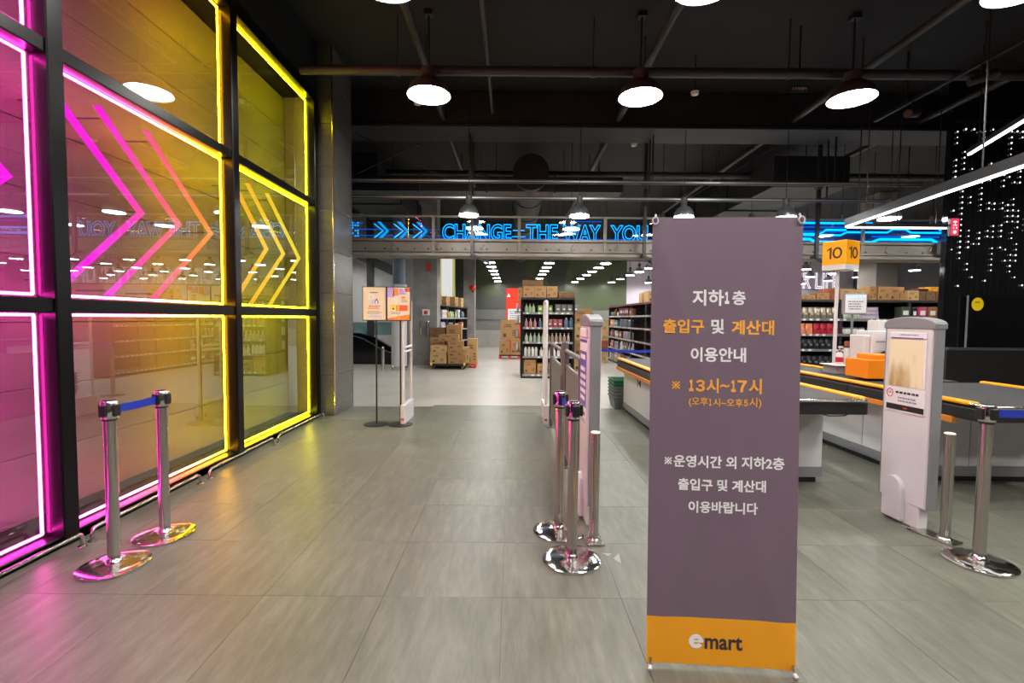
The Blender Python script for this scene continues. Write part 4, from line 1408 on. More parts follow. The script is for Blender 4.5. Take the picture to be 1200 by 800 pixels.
# ---- rack behind the checkouts at the right
TE = Matrix.Translation((5.55, 10.0, 0))
rack('display_rack', 'long dark rack of pouches with cartons on top behind checkout', TE, 3.55, .6, [.50, .86, 1.18, 1.50], 1.90, [0, 1.33, 2.75, 3.55])
g = 'pouches on the rack behind the checkouts'
w_ = 'the rack behind checkout'
fill(TE, 1.50, .30, [('pouch', 'p_silver', 8, .125, (.12, .24, .08))], 'upper shelf of ' + w_, g)
fill(TE, 1.18, .30, [('pouch', 'p_purple', 1, .15, (.14, .22, .09)), ('pouch', 'p_orange', 2, .16, (.15, .22, .09)), ('pouch', 'p_red', 4, .14, (.135, .23, .09))], 'middle shelf of ' + w_, g, gap=.01)
fill(TE, .86, .30, [('pouch', 'p_black', 8, .125, (.12, .22, .08))], 'lower shelf of ' + w_, g)
fill(TE, .50, .30, [('pouch', 'p_black', 8, .125, (.12, .22, .08))], 'lowest shelf of ' + w_, g)
fill(TE, 1.50, 1.40, [('jar', 'p_sage', 4, .09, None)], 'upper shelf of ' + w_, g)
fill(TE, 1.18, 1.40, [('jar', 'p_white', 5, .09, None)], 'middle shelf of ' + w_, g)
for k, z in enumerate((1.50, 1.585, 1.67)):
    item('pack', 'p_lilac', 1.98 + .02 * k, .25, z, TE, 'wide lilac pack, ' + ['lowest', 'middle', 'topmost'][k] + ' of three stacked behind the checkout display', 'stacked lilac packs', (.42 - .06 * k, .083, .3))
fill(TE, 1.50, 2.55, [('pack', 'p_dgreen', 1, .2, (.18, .26, .2)), ('pack', 'p_black', 1, .12, (.1, .24, .2)), ('pack', 'p_magenta', 1, .18, (.17, .26, .2)), ('pack', 'p_brown', 1, .2, (.18, .26, .2)), ('pack', 'p_amber', 1, .12, (.1, .24, .2))], 'upper shelf of ' + w_, g)
g = 'cartons atop the rack behind the checkouts'
for i, (x, w, h, m, dy, lab) in enumerate([
    (.42, .30, .06, 'carton_dark', .2, 'flat brown carton atop the checkout rack beside the banner'),
    (.74, .28, .10, 'carton', .2, 'low brown carton atop the checkout rack, second from the banner'),
    (1.04, .26, .15, 'carton', .2, 'small carton atop the checkout rack left of the sign pole'),
    (1.33, .24, .25, 'carton_red', .3, 'reddish brown carton atop the checkout rack by the pole'),
    (1.60, .28, .24, 'carton_pale', .25, 'pale carton atop the checkout rack right of the pole'),
    (1.86, .22, .22, 'carton_pale', .25, 'pale carton atop the checkout rack above the display'),
    (2.14, .15, .30, 'carton', .25, 'narrow carton atop the checkout rack, left of two tall ones'),
    (2.37, .27, .29, 'carton', .25, 'tall carton atop the checkout rack with dark print'),
    (2.68, .32, .29, 'carton', .3, 'widest tall carton atop the checkout rack'),
    (2.86, .24, .20, 'carton_pale', .02, 'pale carton pushed forward before the widest one'),
    (3.08, .18, .19, 'carton_dark', .15, 'dark carton atop the checkout rack right of the pale one'),
    (3.28, .19, .19, 'carton_dark', .15, 'dark carton atop the checkout rack, second from right end'),
    (3.46, .14, .19, 'carton_dark', .15, 'dark carton atop the checkout rack at the right end')]):
    d = .3 if dy > .02 else .26
    carton(lab, (5.55 + x, 10.0 + dy + (.12 if dy > .02 else .14), 1.90 if dy > .02 else 1.90), w, d if dy > .05 else .20, h, m, 0, g, 40 + i)
carton('amber flat box lying on the dark cartons at rack end', (5.55 + 3.38, 10.27, 2.096), .26, .28, .09, 'p_amber', 0, g, 60)
carton('dark red flat box lying on a dark carton', (5.55 + 3.12, 10.27, 2.096), .22, .28, .05, 'p_maroon', 0, g, 61)
# grey-brown duct box above that rack
d_ = thing('boxed_column', 'grey brown boxed column rising behind the checkout cartons', 'column', (0, 0, 0))
MB().m(M.setdefault('taupe', mat('taupe_board', (0.20, 0.18, 0.155), .7))).box(10.9, 11.55, 14.4, 15.2, 0, CZ).build('casing', d_, bevel=.01)

# ---- left store side: rack, cart of cartons
TL = Matrix.Translation((-2.35, 15.27, 0)) @ Matrix.Rotation(R(82.5), 4, 'Z')
rack('display_rack', 'black rack of household goods behind the carton cart', TL, 4.1, .5, [.12, .60, 1.05, 1.46], 1.88, [0, 1.05, 2.1, 3.1, 4.1])
g = 'goods on the rack behind the carton cart'
fill(TL, 1.46, .5, [('pack', 'p_white', 2, .3, (.26, .26, .12)), ('jug', 'p_amber', 1, .2, None), ('pouch', 'p_green', 3, .3, (.28, .22, .1)), ('pack', 'p_white', 1, .3, (.26, .3, .12)), ('jug', 'p_blue', 3, .2, None)], 'upper shelf behind the cart', g, gap=.15)
fill(TL, 1.05, .5, [('pouch', 'p_lav', 3, .26, (.24, .26, .1)), ('jug', 'p_blue', 3, .2, None), ('pouch', 'p_orange', 2, .36, (.34, .2, .1)), ('pack', 'p_orange', 1, .4, (.36, .24, .12))], 'middle shelf behind the cart', g, gap=.15)
fill(TL, .60, .5, [('pack', 'p_white', 3, .3, (.26, .26, .12)), ('jug', 'p_leaf', 3, .22, None), ('pack', 'p_white', 2, .4, (.36, .24, .12))], 'lower shelf behind the cart', g, gap=.15)
g = 'cartons atop the rack behind the cart'
for i, (u, w, h, lab) in enumerate([(.30, .42, .34, 'nearest'), (1.3, .5, .30, 'second'), (2.5, .5, .34, 'third'), (3.4, .4, .34, 'farthest')]):
    p = TL @ Vector((u, .24, 1.88))
    carton('carton atop the goods rack behind the cart, ' + lab + ' one', p, w, .4, h, 'carton' if i != 3 else 'carton_pale', R(82.5), g, 70 + i)

cart = thing('platform_cart', 'low black platform cart loaded with brown cartons', 'cart', (-1.80, 13.75, 0), 0)
MB().m('black').box(-.54, .54, -.35, .35, .10, .16).build('deck', cart, bevel=.01)
for sx in (-1, 1):
    for sy in (-1, 1):
        MB().m('darkgrey').tube([(sx * .42 - .02, sy * .26, .05), (sx * .42 + .02, sy * .26, .05)], .05, 12).build('wheel', cart, smooth=True)
    MB().m('yellow').box(sx * .47 - .03, sx * .47 + .03, -.362, -.345, .11, .19).build('corner_bumper', cart, bevel=.006)
g = 'cartons on the platform cart'
CX, CY = -1.80, 13.75
for i, (x, y, z, w, d, h, rz, lab) in enumerate([
    (-.27, -.14, .16, .46, .38, .31, -.04, 'front lower left carton on the platform cart'),
    (.24, -.14, .16, .48, .38, .20, .03, 'front lowest right carton on the platform cart'),
    (.23, -.14, .365, .46, .38, .20, -.05, 'front middle right carton on the platform cart'),
    (-.26, -.14, .475, .47, .38, .20, .04, 'front upper left carton on the platform cart'),
    (.20, -.14, .57, .44, .38, .22, .06, 'front upper right carton on the platform cart'),
    (.0, -.08, .795, .56, .3, .18, .02, 'wide flat carton on top of the cart load'),
    (.46, .1, .16, .22, .36, .45, .08, 'carton leaning at the right end of the cart')]):
    carton(lab, (CX + x, CY + y, z), w, d, h, 'carton' if i % 3 else 'carton_pale', rz, g, 80 + i)
g = 'cartons stacked behind the platform cart'
for i in range(4):
    carton('carton in the tall left stack behind the cart, ' + ['lowest', 'second', 'third', 'topmost'][i] + ' one', (-2.2, 14.3, .02 + .285 * i), .44, .36, .28, 'carton_dark' if i % 2 else 'carton', 0, g, 90 + i)
carton('carton standing behind the wide flat one, near the rack', (-1.72, 14.28, .60), .44, .36, .64, 'carton', 0, g, 95)
carton('large carton holding up the one behind the cart load', (-1.72, 14.28, .02), .46, .38, .575, 'carton', 0, g, 96)
carton('tall pale carton right of the loaded cart', (-1.18, 14.35, .02), .28, .36, .82, 'carton_pale', 0, g, 97)
o = thing('red_doorstop', 'small red block on the floor right of the cart', 'block', (-1.13, 13.95, 0))
MB().m('red').box(-.09, .09, -.08, .08, 0, .12).build('block', o, bevel=.01)
MB().m('p_white').box(-.05, .05, -.082, -.08, .05, .07).build('stripe', o)

# red cabinet with notice and its pallet
o = thing('red_cabinet', 'tall red cabinet with white notice against the back wall', 'cabinet', (0.12, 18.6, 0))
MB().m('red').box(-.36, .5, 0, .4, 0, 2.62).build('body', o, bevel=.01)
n_ = MB().m('paper').box(-.29, .36, -.006, 0, 1.30, 1.82).build('notice', o)
q = MB().m('ink_grey')
lines(q, -.24, .3, 1.36, 1.76, -.006, 5, 51)
q.build('notice_print', n_)
q = MB().m('ink_white').prism([(-.33, 2.28), (-.19, 2.28), (-.26, 2.42)], -.003, 0, 'y')
q.build('triangle_mark', o)
MB().m('darkgrey').box(.48, .505, -.02, 0, 1.0, 1.3).build('handle', o)
o = thing('pallet', 'red and black pallet under cartons by the red cabinet', 'pallet', (-.06, 17.4, 0))
MB().m('black').box(-.40, .38, -.32, .32, .10, .15).build('deck', o, bevel=.006)
for x in (-.36, -.02, .32):
    MB().m('red').box(x - .05, x + .05, -.31, .31, 0, .10).build('runner', o)
g = 'cartons on the red pallet'
carton('small carton low left on the red pallet', (-.26, 17.25, .15), .38, .34, .48, 'carton', 0, g, 101)
carton('small carton low right on the red pallet', (.14, 17.25, .15), .36, .34, .52, 'carton', 0, g, 102)
carton('large carton on top of the red pallet load', (-.08, 17.33, .675), .66, .42, .72, 'carton', 0, g, 103)

g = 'cartons stacked right of the central rack'
zz = 0
for i, h in enumerate((.42, .44, .44, .42)):
    carton('carton in the stack right of the central rack, ' + ['lowest', 'second', 'third', 'topmost'][i] + ' one', (1.95, 13.4, zz + .002), .5, .4, h, 'carton' if i % 2 else 'carton_pale', .02 * i, g, 110 + i)
    zz += h + .006
zz = 0.0
g = 'cartons stacked before the red-topped rack'
for i, h in enumerate((.36, .36, .3, .34)):
    carton('carton in the pale stack before the red-topped rack, ' + ['lowest', 'second', 'third', 'topmost'][i] + ' one', (2.98, 16.2, zz + .002), .5, .4, h, 'carton_pale' if i != 1 else 'carton_red', 0, g, 120 + i)
    zz += h + .006

# ------------------------------------------------------------------ left background: escalator, columns, standpipe
o = thing('round_column', 'round white column with blue grey upper cladding by escalator', 'column', (-3.12, 13.2, 0))
MB().m('whitewall').lathe([(.21, .0), (.21, 2.35)], n=28).build('lower_casing', o, smooth=True)
MB().m('bluegrey').lathe([(.165, 2.35), (.165, CZ)], n=28).build('upper_cladding', o, smooth=True)
MB().m('chrome').lathe([(.235, 0), (.235, .10), (.21, .12)], n=28).build('foot_ring', o, smooth=True)
o = thing('bollard', 'chrome bollard in front of the escalator end', 'bollard', (-3.52, 13.0, 0), 0, 'short steel bollards')
MB().m('steel').tube([(0, 0, 0), (0, 0, .62)], .045, 18).build('tube', o, smooth=True)
MB().m('steel').lathe([(.045, .62), (.04, .65), (.015, .665)], n=18).build('cap', o, smooth=True)
esc = thing('escalator', 'black escalator end with teal glass balustrade', 'escalator', (-4.6, 15.0, 0))
poly = [(-1.6, 0), (1.0, 0), (1.0, .30), (.55, .45), (.0, .78), (-.5, .92), (-1.6, .95)]
MB().m('black_gloss').prism(poly, -.28, -.05, 'y').build('side_skirt', esc, bevel=.02)
MB().m('black_gloss').prism(poly, .95, 1.2, 'y').build('side_skirt', esc, bevel=.02)
MB().m('grey').box(-1.6, 1.0, -.05, .95, 0, .03).build('landing_plate', esc)
hd = MB().m('black')
for y in (-.16, 1.08):
    hd.tube([(1.2, y, .15), (1.32, y, .40), (1.30, y, .72), (1.15, y, .92), (.95, y, .98)], .05, 10)
hd.build('handrail', esc, smooth=True)
MB().m('glass_teal').box(-1.7, .55, 1.32, 1.335, .85, 1.25).build('balustrade_glass', esc)
MB().m('grey').box(-1.7, .58, 1.31, 1.345, 1.25, 1.28).build('balustrade_rail', esc)
for x in (-1.5, -.8, -.1, .5):
    MB().m('grey').box(x - .015, x + .015, 1.29, 1.31, 0, 1.25).build('balustrade_post', esc)
struct(MB().m('whitewall').box(-3.65, -2.9, 15.9, 16.05, 0, CZ).build('wall_panel'), 'white wall panel between column and concrete pillar')
cp = MB().m('concrete').box(-3.0, -2.29, 14.56, 15.2, 0, CZ).build('pillar_concrete')
struct(cp, 'concrete pillar carrying the fire valves')
MB().m('ink_red').box(-2.62, -2.47, 14.548, 14.56, 2.85, 3.1).build('fire_sign', cp)['label'] = 'small red sign'
o = thing('standpipe', 'pair of chrome fire valves below a red box on concrete pillar', 'fire valve', (-2.62, 14.56, 0))
MB().m('paper').box(-.11, .11, -.06, 0, 1.52, 1.70).build('alarm_box', o, bevel=.01)
MB().m('red').lathe([(.04, 0), (.05, .01), (.05, .02)], (0, -.09, 1.58), 12).box(-.05, .05, -.075, -.06, 1.56, 1.66).build('alarm_button', o)
for x in (-.14, .08):
    MB().m('chrome').tube([(x, 0, 1.34), (x, -.08, 1.34), (x, -.09, 1.28), (x, -.09, 1.0), (x, -.05, .92)], .035, 10).lathe([(.055, 0), (.055, .05)], (x, -.09, 1.30), 12).build('valve', o, smooth=True)
fl_ = thing('lit_screen', 'bright fluted white screen above the goods rack', 'screen', (-2.55, 20.0, 0))
for k in range(7):
    MB().m('lit_edge' if k in (0, 6) else 'lit_flute').tube([(-.45 + .09 * k, 0, 1.9), (-.45 + .09 * k, 0, 4.0)], .043, 10).build('flute', fl_, smooth=True)
MB().m('whitewall').box(-.5, .16, .045, .075, 0, 4.0).build('backing', fl_)
MB().m('darkgrey').box(-.52, .18, -.05, .08, 4.0, CZ).build('header', fl_)  # added dark box, keeps the background dark behind the neon word
struct(MB().m('concrete').box(-2.1, -1.62, 20.6, 21.2, 0, CZ).build('pillar_rear'), 'concrete pillar at the back of the sales floor')
o = thing('fire_bell', 'red fire bell on the rear concrete pillar', 'bell', (-1.70, 20.6, 2.75))
MB().m('red').lathe([(.12, 0), (.13, .02), (.12, .06), (.05, .09)], n=18).build('gong', o, smooth=True).rotation_euler = (PI / 2, 0, 0)
MB().m('black').box(-.04, .04, -.02, 0, -.2, -.1).build('mount', o)
# sloped beam and dark post near the escalator
sbm = MB().m('grey').bar((-6.2, 16.5, 4.0), (-4.0, 16.5, 3.0), .25, .3)
struct(sbm.build('trim_stair_beam'), 'sloping grey stair beam above the escalator')
struct(MB().m('darkgrey').box(-4.86, -4.66, 16.0, 16.2, 0, CZ).build('trim_post'), 'dark post behind the poster stands')

# ------------------------------------------------------------------ suspended gantry with neon sign
BY = 9.2
gan = thing('gantry', 'beige suspended gantry with glass rail across the store', 'gantry', (0, 0, 0))
X0, X1 = -5.2, 9.4
g_ = MB().m('girder').box(X0, X1, BY - .03, BY + .30, 2.68, 2.90)
g_.build('girder', gan, bevel=.01)
MB().m('girder').box(X0, X1, BY - .10, BY + .36, 2.62, 2.68).box(X0, X1, BY - .07, BY + .33, 2.90, 2.95).build('flange', gan, bevel=.006)
q = MB().m('ink_black')
rg = random.Random(4)
x = X0 + .1
while x < X1:
    q.box(x, x + .035, BY - .036, BY - .03, 2.745, 2.775)
    x += rg.uniform(.2, .42)
q.build('bolt_hole', gan)
q = MB().m('railpost')
x = X0 + .4
while x < X1:
    q.tube([(x, BY - .05, 2.86), (x - .05, BY - .07, 2.78), (x + .03, BY - .06, 2.72)], .012, 6)
    x += .85
q.build('cable_loop', gan)
MB().m('girder').tube([(X0, BY - .06, 2.71), (X1, BY - .06, 2.71)], .018, 8).build('conduit', gan, smooth=True)
MB().m('railpost').box(X0, X1, BY - .06, BY - .02, 3.35, 3.385).build('hand_rail', gan, bevel=.004)
px = [-4.77 + 1.63 * k for k in range(9)]
for x in px:
    MB().m('railpost').box(x - .028, x + .028, BY - .065, BY - .02, 2.66, 3.37).build('rail_post', gan, bevel=.004)
for a, b in zip(px[:-1], px[1:]):
    MB().m('glass').box(a + .03, b - .03, BY - .044, BY - .036, 2.96, 3.35).build('glass_pane', gan)
# neon lettering stands behind the glass
SY = BY + .02
def neon_word(body, x0, x1, label, z=3.085, h=.325):
    o = thing('neon_lettering', label, 'neon sign', (0, 0, 0), 0, 'blue neon words on the gantry')
    text('glow_outline', body, 'neon_cyan', o, width=x1 - x0, height=h, loc=((x0 + x1) / 2, SY, z), outline=.017, bold=.02)
    b_ = MB().m('neon_deep').box(x0 - .02, x1 + .02, SY + .05, SY + .07, 2.955, 2.985)
    b_.build('base_bar', o)
    return o
neon_word('CHANGE', -1.35, -.03, 'blue neon word CHANGE on the gantry')
neon_word('THE', .25, .86, 'blue neon word THE on the gantry')
neon_word('WAY', .95, 1.68, 'blue neon word WAY on the gantry')
neon_word('YOU', 1.86, 2.58, 'blue neon word YOU partly behind the banner')
neon_word('BUY', 2.85, 3.45, 'blue neon word BUY hidden behind the banner')
for i, x in enumerate((-2.66, -2.28, -1.92)):
    o = thing('neon_arrow', 'blue neon arrow on the gantry, ' + ['nearest the pillar', 'middle of three', 'beside the word CHANGE'][i], 'neon sign', (x, SY, 3.10), 0, 'blue neon arrows on the gantry')
    for dx, m, w in ((0, 'neon_cyan', .018), (.07, 'neon_deep', .05)):
        z_ = .17 if dx else .13
        pts = [(dx, z_), (dx + w * 1.3, z_), (dx + .17 + w, 0), (dx + w * 1.3, -z_), (dx, -z_), (dx + .17, 0)]
        n = 6
        mb = MB().m('neon_cyan' if not dx else M.setdefault('neon_mid', emit('neon_mid', (0.0, .36, 1.0), 1.2)))
        mb.add([(a, -.01, b) for a, b in pts] + [(a, .01, b) for a, b in pts], [(0, 1, 2, 5), (5, 2, 3, 4), (6, 11, 8, 7), (11, 10, 9, 8)] + [(k, (k + 1) % 6, 6 + (k + 1) % 6, 6 + k) for k in range(6)])
        mb.build('stroke', o)
o = thing('neon_circuit', 'blue neon circuit lines behind the gantry glass', 'neon sign', (0, 0, 0))
def circuit(pts, r, m):
    MB().m(m).tube([(a, SY + .06, b) for a, b in pts], r, 6).build('line', o)
circuit([(-3.0, 3.02), (.1, 3.02), (.2, 2.985), (3.0, 2.985)], .006, 'neon_deep')
circuit([(-3.0, 3.14), (-1.4, 3.14)], .006, 'neon_deep')
circuit([(-.0, 3.14), (.22, 3.14)], .008, 'neon_cyan')
circuit([(-3.3, 3.25), (-2.9, 3.25)], .006, 'neon_deep')
circuit([(-.02, 3.02), (.24, 3.02)], .007, 'neon_cyan')
circuit([(1.2, 3.32), (1.7, 3.32)], .008, 'neon_deep')
for pts, r in (([(3.6, 3.33), (6.9, 3.33)], .02), ([(3.6, 3.12), (5.9, 3.12), (6.02, 3.20), (6.4, 3.20)], .02), ([(5.6, 3.10), (6.3, 3.10), (6.42, 3.16), (7.2, 3.16), (7.3, 3.22), (7.55, 3.22), (7.65, 3.16), (8.4, 3.16)], .018),
               ([(3.6, 3.02), (5.72, 3.02), (5.82, 2.97), (6.9, 2.97), (7.05, 3.03), (8.05, 3.03), (8.15, 2.98), (8.5, 2.98)], .026), ([(8.3, 3.2), (8.6, 3.2), (8.8, 3.03), (9.3, 3.03)], .018), ([(8.2, 3.22), (9.3, 3.22)], .022)):
    circuit(pts, r, 'neon_cyan')
for pts in ([(5.4, 3.17), (6.4, 3.17)], [(6.9, 3.08), (8.2, 3.08)], [(8.1, 2.96), (9.3, 2.96)], [(3.6, 3.25), (9.3, 3.25)], [(3.6, 2.955), (9.3, 2.955)]):
    circuit(pts, .014, 'neon_deep')
MB().m(M.setdefault('navy', mat('navy_panel', (.006, .02, .09), .35))).box(3.5, 9.4, SY + .10, SY + .13, 2.95, 3.34).build('backing_panel', o)
dots = MB().m('neon_cyan')
rg = random.Random(9)
for i in range(5):
    for j in range(6):
        if rg.random() < .7:
            dots.lathe([(.011, -.011), (.011, .011)], (-3.16 + .05 * i, SY, 3.0 + .05 * j), 6)
tag(dots.build('dot', o), kind='stuff')
# end box on the gantry at the right
MB().m('backgrey').box(8.0, 9.35, BY - .2, BY - .1, 2.72, 2.98).build('junction_box', gan, bevel=.01)

# hanging poles holding the gantry
def hanger(x, label, zt=CZ):
    o = thing('hanger_pole', label, 'pole', (x, BY - .22, 0), 0, 'black hanger poles of the gantry')
    MB().m('black').box(-.028, .028, -.028, .028, 2.62, zt).build('pole', o)
    MB().m('black').bar((0, 0, 2.62), (.32, .1, 2.50), .04, .05).bar((0, 0, 2.64), (-.02, .2, 2.64), .06, .05).build('foot_bracket', o)
    MB().m('darkgrey').box(-.05, .05, -.05, .05, 3.88, 4.0).build('clamp', o, bevel=.006)
hanger(-.76, 'black hanger pole before the word CHANGE')
hanger(2.45, 'black hanger pole left of the purple banner')
hanger(5.66, 'black hanger pole right of the purple banner')

# white neon words on the back wall
o = thing('neon_lettering', 'white neon slogan on the lilac back wall', 'neon sign', (0, 0, 0))
text('glow_outline', 'FOR YOUR BETTER LIFE', 'neon_pale', o, width=7.4, height=.80, loc=(12.55, 23.93, 3.45), outline=.011)
MB().m('darkgrey').box(8.9, 16.2, 23.955, 23.97, 3.0, 3.03).build('rail', o)

# ------------------------------------------------------------------ lamps
def lobby_lamp(loc, label, first=[]):
    if first:
        return dup(first[0], loc, None, label)
    o = thing('pendant_lamp', label, 'lamp', loc, 0, 'black lobby pendant lamps')
    sh = MB().m('tin').lathe([(.275, .0), (.268, .03), (.235, .11), (.16, .18), (.10, .21), (.095, .33), (.05, .345)], n=36, cap=False).build('shade', o, smooth=True)
    MB().m('dome_in').lathe([(.272, .0), (.262, .03), (.23, .105), (.155, .172), (.01, .178)], n=36, cap=False).build('reflector', sh, smooth=True)
    MB().m('lobby_disc').lathe([(.002, .012), (.252, .012), (.252, .017), (.002, .017)], n=36, cap=False).build('diffuser', o)
    MB().m('black').tube([(0, 0, .34), (0, 0, CZ - 4.26)], .012, 8).box(-.05, .05, -.05, .05, CZ - 4.26 - .06, CZ - 4.26).build('stem', o)
    first.append(o)
    return o
names = {(-1.08, 6.2): 'leftmost lit black pendant lamp of the lobby row', (1.6, 6.2): 'lit black pendant lamp above the purple banner', (4.28, 6.2): 'rightmost lit black pendant lamp of the lobby row'}
for y in (6.2, 4.15, 2.1, .05, -2.0):
    for x in (-1.08, 1.6, 4.28, 6.96):
        if y == 6.2 and x > 6:
            continue
        lab = names.get((x, y), 'lit black pendant lamp, ' + {6.2: 'first', 4.15: 'second', 2.1: 'third', .05: 'fourth', -2.0: 'fifth'}[y] + ' lobby row from the gantry, ' + {-1.08: 'leftmost', 1.6: 'second from left', 4.28: 'third from left', 6.96: 'rightmost'}[x])
        lobby_lamp((x, y, 4.26), lab)

def store_lamp(loc, label, first=[]):
    if first:
        return dup(first[0], loc, None, label)
    o = thing('dome_lamp', label, 'lamp', loc, 0, 'clear dome lamps over the sales floor')
    prof = [(.172, 0), (.170, .02), (.160, .07), (.135, .13), (.095, .175), (.055, .195), (.05, .21)]
    MB().m('dome').lathe(prof, n=28, cap=False).build('shade', o, smooth=True)
    MB().m('store_disc').lathe([(.002, .010), (.155, .010), (.155, .018), (.002, .018)], n=24, cap=False).build('diffuser', o)
    MB().m('dome_in').lathe([(.002, .0205), (.157, .0195), (.157, .026), (.002, .034)], n=24, cap=False).build('back_plate', o, smooth=True)  # opaque plate added to stop the diffuser lighting the ceiling
    MB().m('darkgrey').lathe([(.05, .2), (.055, .21), (.055, .33), (.02, .34)], n=14).build('driver', o, smooth=True)
    MB().m('black').tube([(0, 0, .33), (0, 0, CZ - 3.2)], .006, 6).build('rod', o)
    first.append(o)
    return o
cols = [-.76, 1.14, 2.93, 4.68, 6.46, 8.25, 10.05, 11.9, 13.8]
for k, y in enumerate((11.1, 13.0, 15.3, 16.6)):  # unseen lamps added to brighten the escalator hall
    store_lamp((-5.9, y, 3.4), 'added unseen dome lamp over the escalator hall, ' + ORD[k] + ' from the front')
rows = [8.3, 9.5, 11.1, 13.0, 15.3, 16.55, 17.9, 19.3, 21.1, 23.0]
cw = ['leftmost row', 'row second from left', 'third row from left', 'fourth row from left', 'fifth row from left', 'sixth row from left', 'seventh row from left', 'eighth row from left', 'rightmost row']
for i, x in enumerate(cols):
    for j, y in enumerate(rows):
        if i > 6 and j < 4:
            continue
        store_lamp((x + (.004 * (y - 8.3)), y, 3.2), 'clear dome lamp, ' + ORD[j] + ' from the front in the ' + cw[i])

# ------------------------------------------------------------------ ceiling services
def cthing(name, label, cat, build, group=None, part='pipe', smooth=True):
    o = thing(name, label, cat, (0, 0, 0), 0, group)
    for pn, mb in build:
        mb.build(pn, o, smooth=smooth)
    return o
def pipe(label, a, b, r, m='pipe', n=12, group='ceiling pipes'):
    a, b = Vector(a), Vector(b)
    c = MB().m(m)
    N = max(2, int((b - a).length / 2.2))
    for k in range(N):
        p = a.lerp(b, (k + .5) / N)
        t = (b - a).normalized() * .03
        c.tube([p - t, p + t], r * 1.15, n)
        c.box(p.x - .008, p.x + .008, p.y - .008, p.y + .008, p.z, CZ)
    cthing('ceiling_pipe', label, 'pipe', [('pipe_run', MB().m(m).tube([a, b], r, n)), ('bracket', c)], group)
pipe('horizontal pipe across the lobby ceiling above the lamps', (-2.75, 6.3, 4.62), (9.8, 6.3, 4.62), .06)
pipe('pipe running back over the leftmost lobby lamp', (-1.2, -3.9, 4.85), (-1.2, 22, 4.85), .05)
pipe('thin pipe running back left of the middle lamp', (-.36, -3.9, 4.9), (-.36, 8.2, 4.9), .03)
pipe('pipe running back over the middle lobby lamp', (1.78, -3.9, 4.85), (1.78, 22, 4.85), .055)
pipe('pipe running back over the right lobby lamp', (4.75, -3.9, 4.85), (4.75, 22, 4.85), .05)
pipe('thin pipe running back near the right lights', (6.9, -3.9, 4.85), (6.9, 18, 4.85), .045)
pipe('pipe crossing above the gantry poles', (-6, 10.6, 4.6), (12, 10.6, 4.6), .07)
def rail(label, y, z):
    o = thing('ceiling_rail', label, 'rail', (0, 0, 0), 0, 'metal rails above the gantry')
    MB().m('pipe').box(-5.5, 7.2, y - .03, y + .03, z - .03, z + .03).build('channel', o, bevel=.004)
    MB().m('rail_metal').box(-5.5, 7.2, y - .034, y - .03, z - .012, z + .008).build('lip', o)
    q = MB().m('black')
    for x in (-4.2, -.76, 2.45, 5.66):
        q.box(x - .012, x + .012, y - .012, y + .012, z + .03, CZ)
    q.build('drop_rod', o)
rail('upper metal rail above the gantry', 8.55, 3.86)
rail('lower metal rail above the gantry', 8.75, 3.62)
o = thing('ceiling_beam', 'wide dark beam crossing the lobby ceiling', 'beam', (0, 0, 0))
MB().m('beam').box(-5, 9.9, 8.3, 8.9, 4.72, CZ).build('web', o, bevel=.02)
MB().m('beam').box(-5, 9.9, 8.25, 8.95, 4.68, 4.74).build('flange', o, bevel=.01)
o = thing('ceiling_beam', 'dark beam at the front of the lobby ceiling', 'beam', (0, 0, 0))
MB().m('beam').box(-2.8, 9.9, 3.0, 3.5, 4.95, CZ).build('web', o, bevel=.02)
MB().m('beam').box(-2.8, 9.9, 2.95, 3.55, 4.92, 4.97).build('flange', o, bevel=.01)
# ducts
M['galv'] = mat('galvanised', (.03, .03, .03), .5, .3)
def duct(label, a, b, w, h, m='beam', rnd=0):
    o = thing('ceiling_duct', label, 'duct', (0, 0, 0), 0, 'ceiling ducts')
    d = MB().m(m)
    f = MB().m(m)
    if rnd:
        d.tube([a, b], w, 24)
        L_ = (Vector(b) - Vector(a))
        for k in range(1, 8):
            p = Vector(a) + L_ * (k / 8)
            t = L_.normalized() * .015
            MB().m(m).tube([p - t, p + t], w * 1.05, 24).build('joint_band', o, smooth=True)
    else:
        d.bar(a, b, w, h)
        L_ = (Vector(b) - Vector(a))
        for k in range(1, 6):
            p = Vector(a) + L_ * (k / 6)
            t = L_.normalized() * .02
            MB().m(m).bar(p - t, p + t, w + .06, h + .06).build('joint_band', o)
    d.build('casing', o, smooth=bool(rnd))
duct('round dark duct running back between the lamp rows', (.35, 9.6, 4.35), (.35, 22, 4.35), .36, 0, 'beam', 1)
duct('dark box duct behind the gantry at left', (-3.4, 9.8, 4.5), (-3.4, 22, 4.5), 1.3, .55)
duct('dark box duct behind the gantry at right', (5.9, 9.6, 4.4), (5.9, 22, 4.4), 1.5, .6)
duct('flat duct crossing behind the gantry rails', (-6, 10.0, 4.15), (2.2, 10.0, 4.15), .5, .3, 'galv')
def stay(label, a, b):
    o = thing('ceiling_stay', label, 'rod', (0, 0, 0), 0, 'thin ceiling stays')
    MB().m('pipe').tube([a, b], .009, 6).build('rod', o)
    MB().m('pipe').lathe([(.02, -.02), (.02, .02)], b, 8).build('end_fixing', o)
stay('thin stay slanting left of the first hanger pole', (-2.7, 8.4, 4.6), (-1.2, 8.5, 3.9))
stay('thin stay slanting right of the second hanger pole', (4.6, 8.6, 4.5), (3.2, 8.75, 3.66))
stay('thin stay slanting behind the leftmost lamp', (-3.6, 9.4, 3.95), (-1.7, 8.6, 4.5))
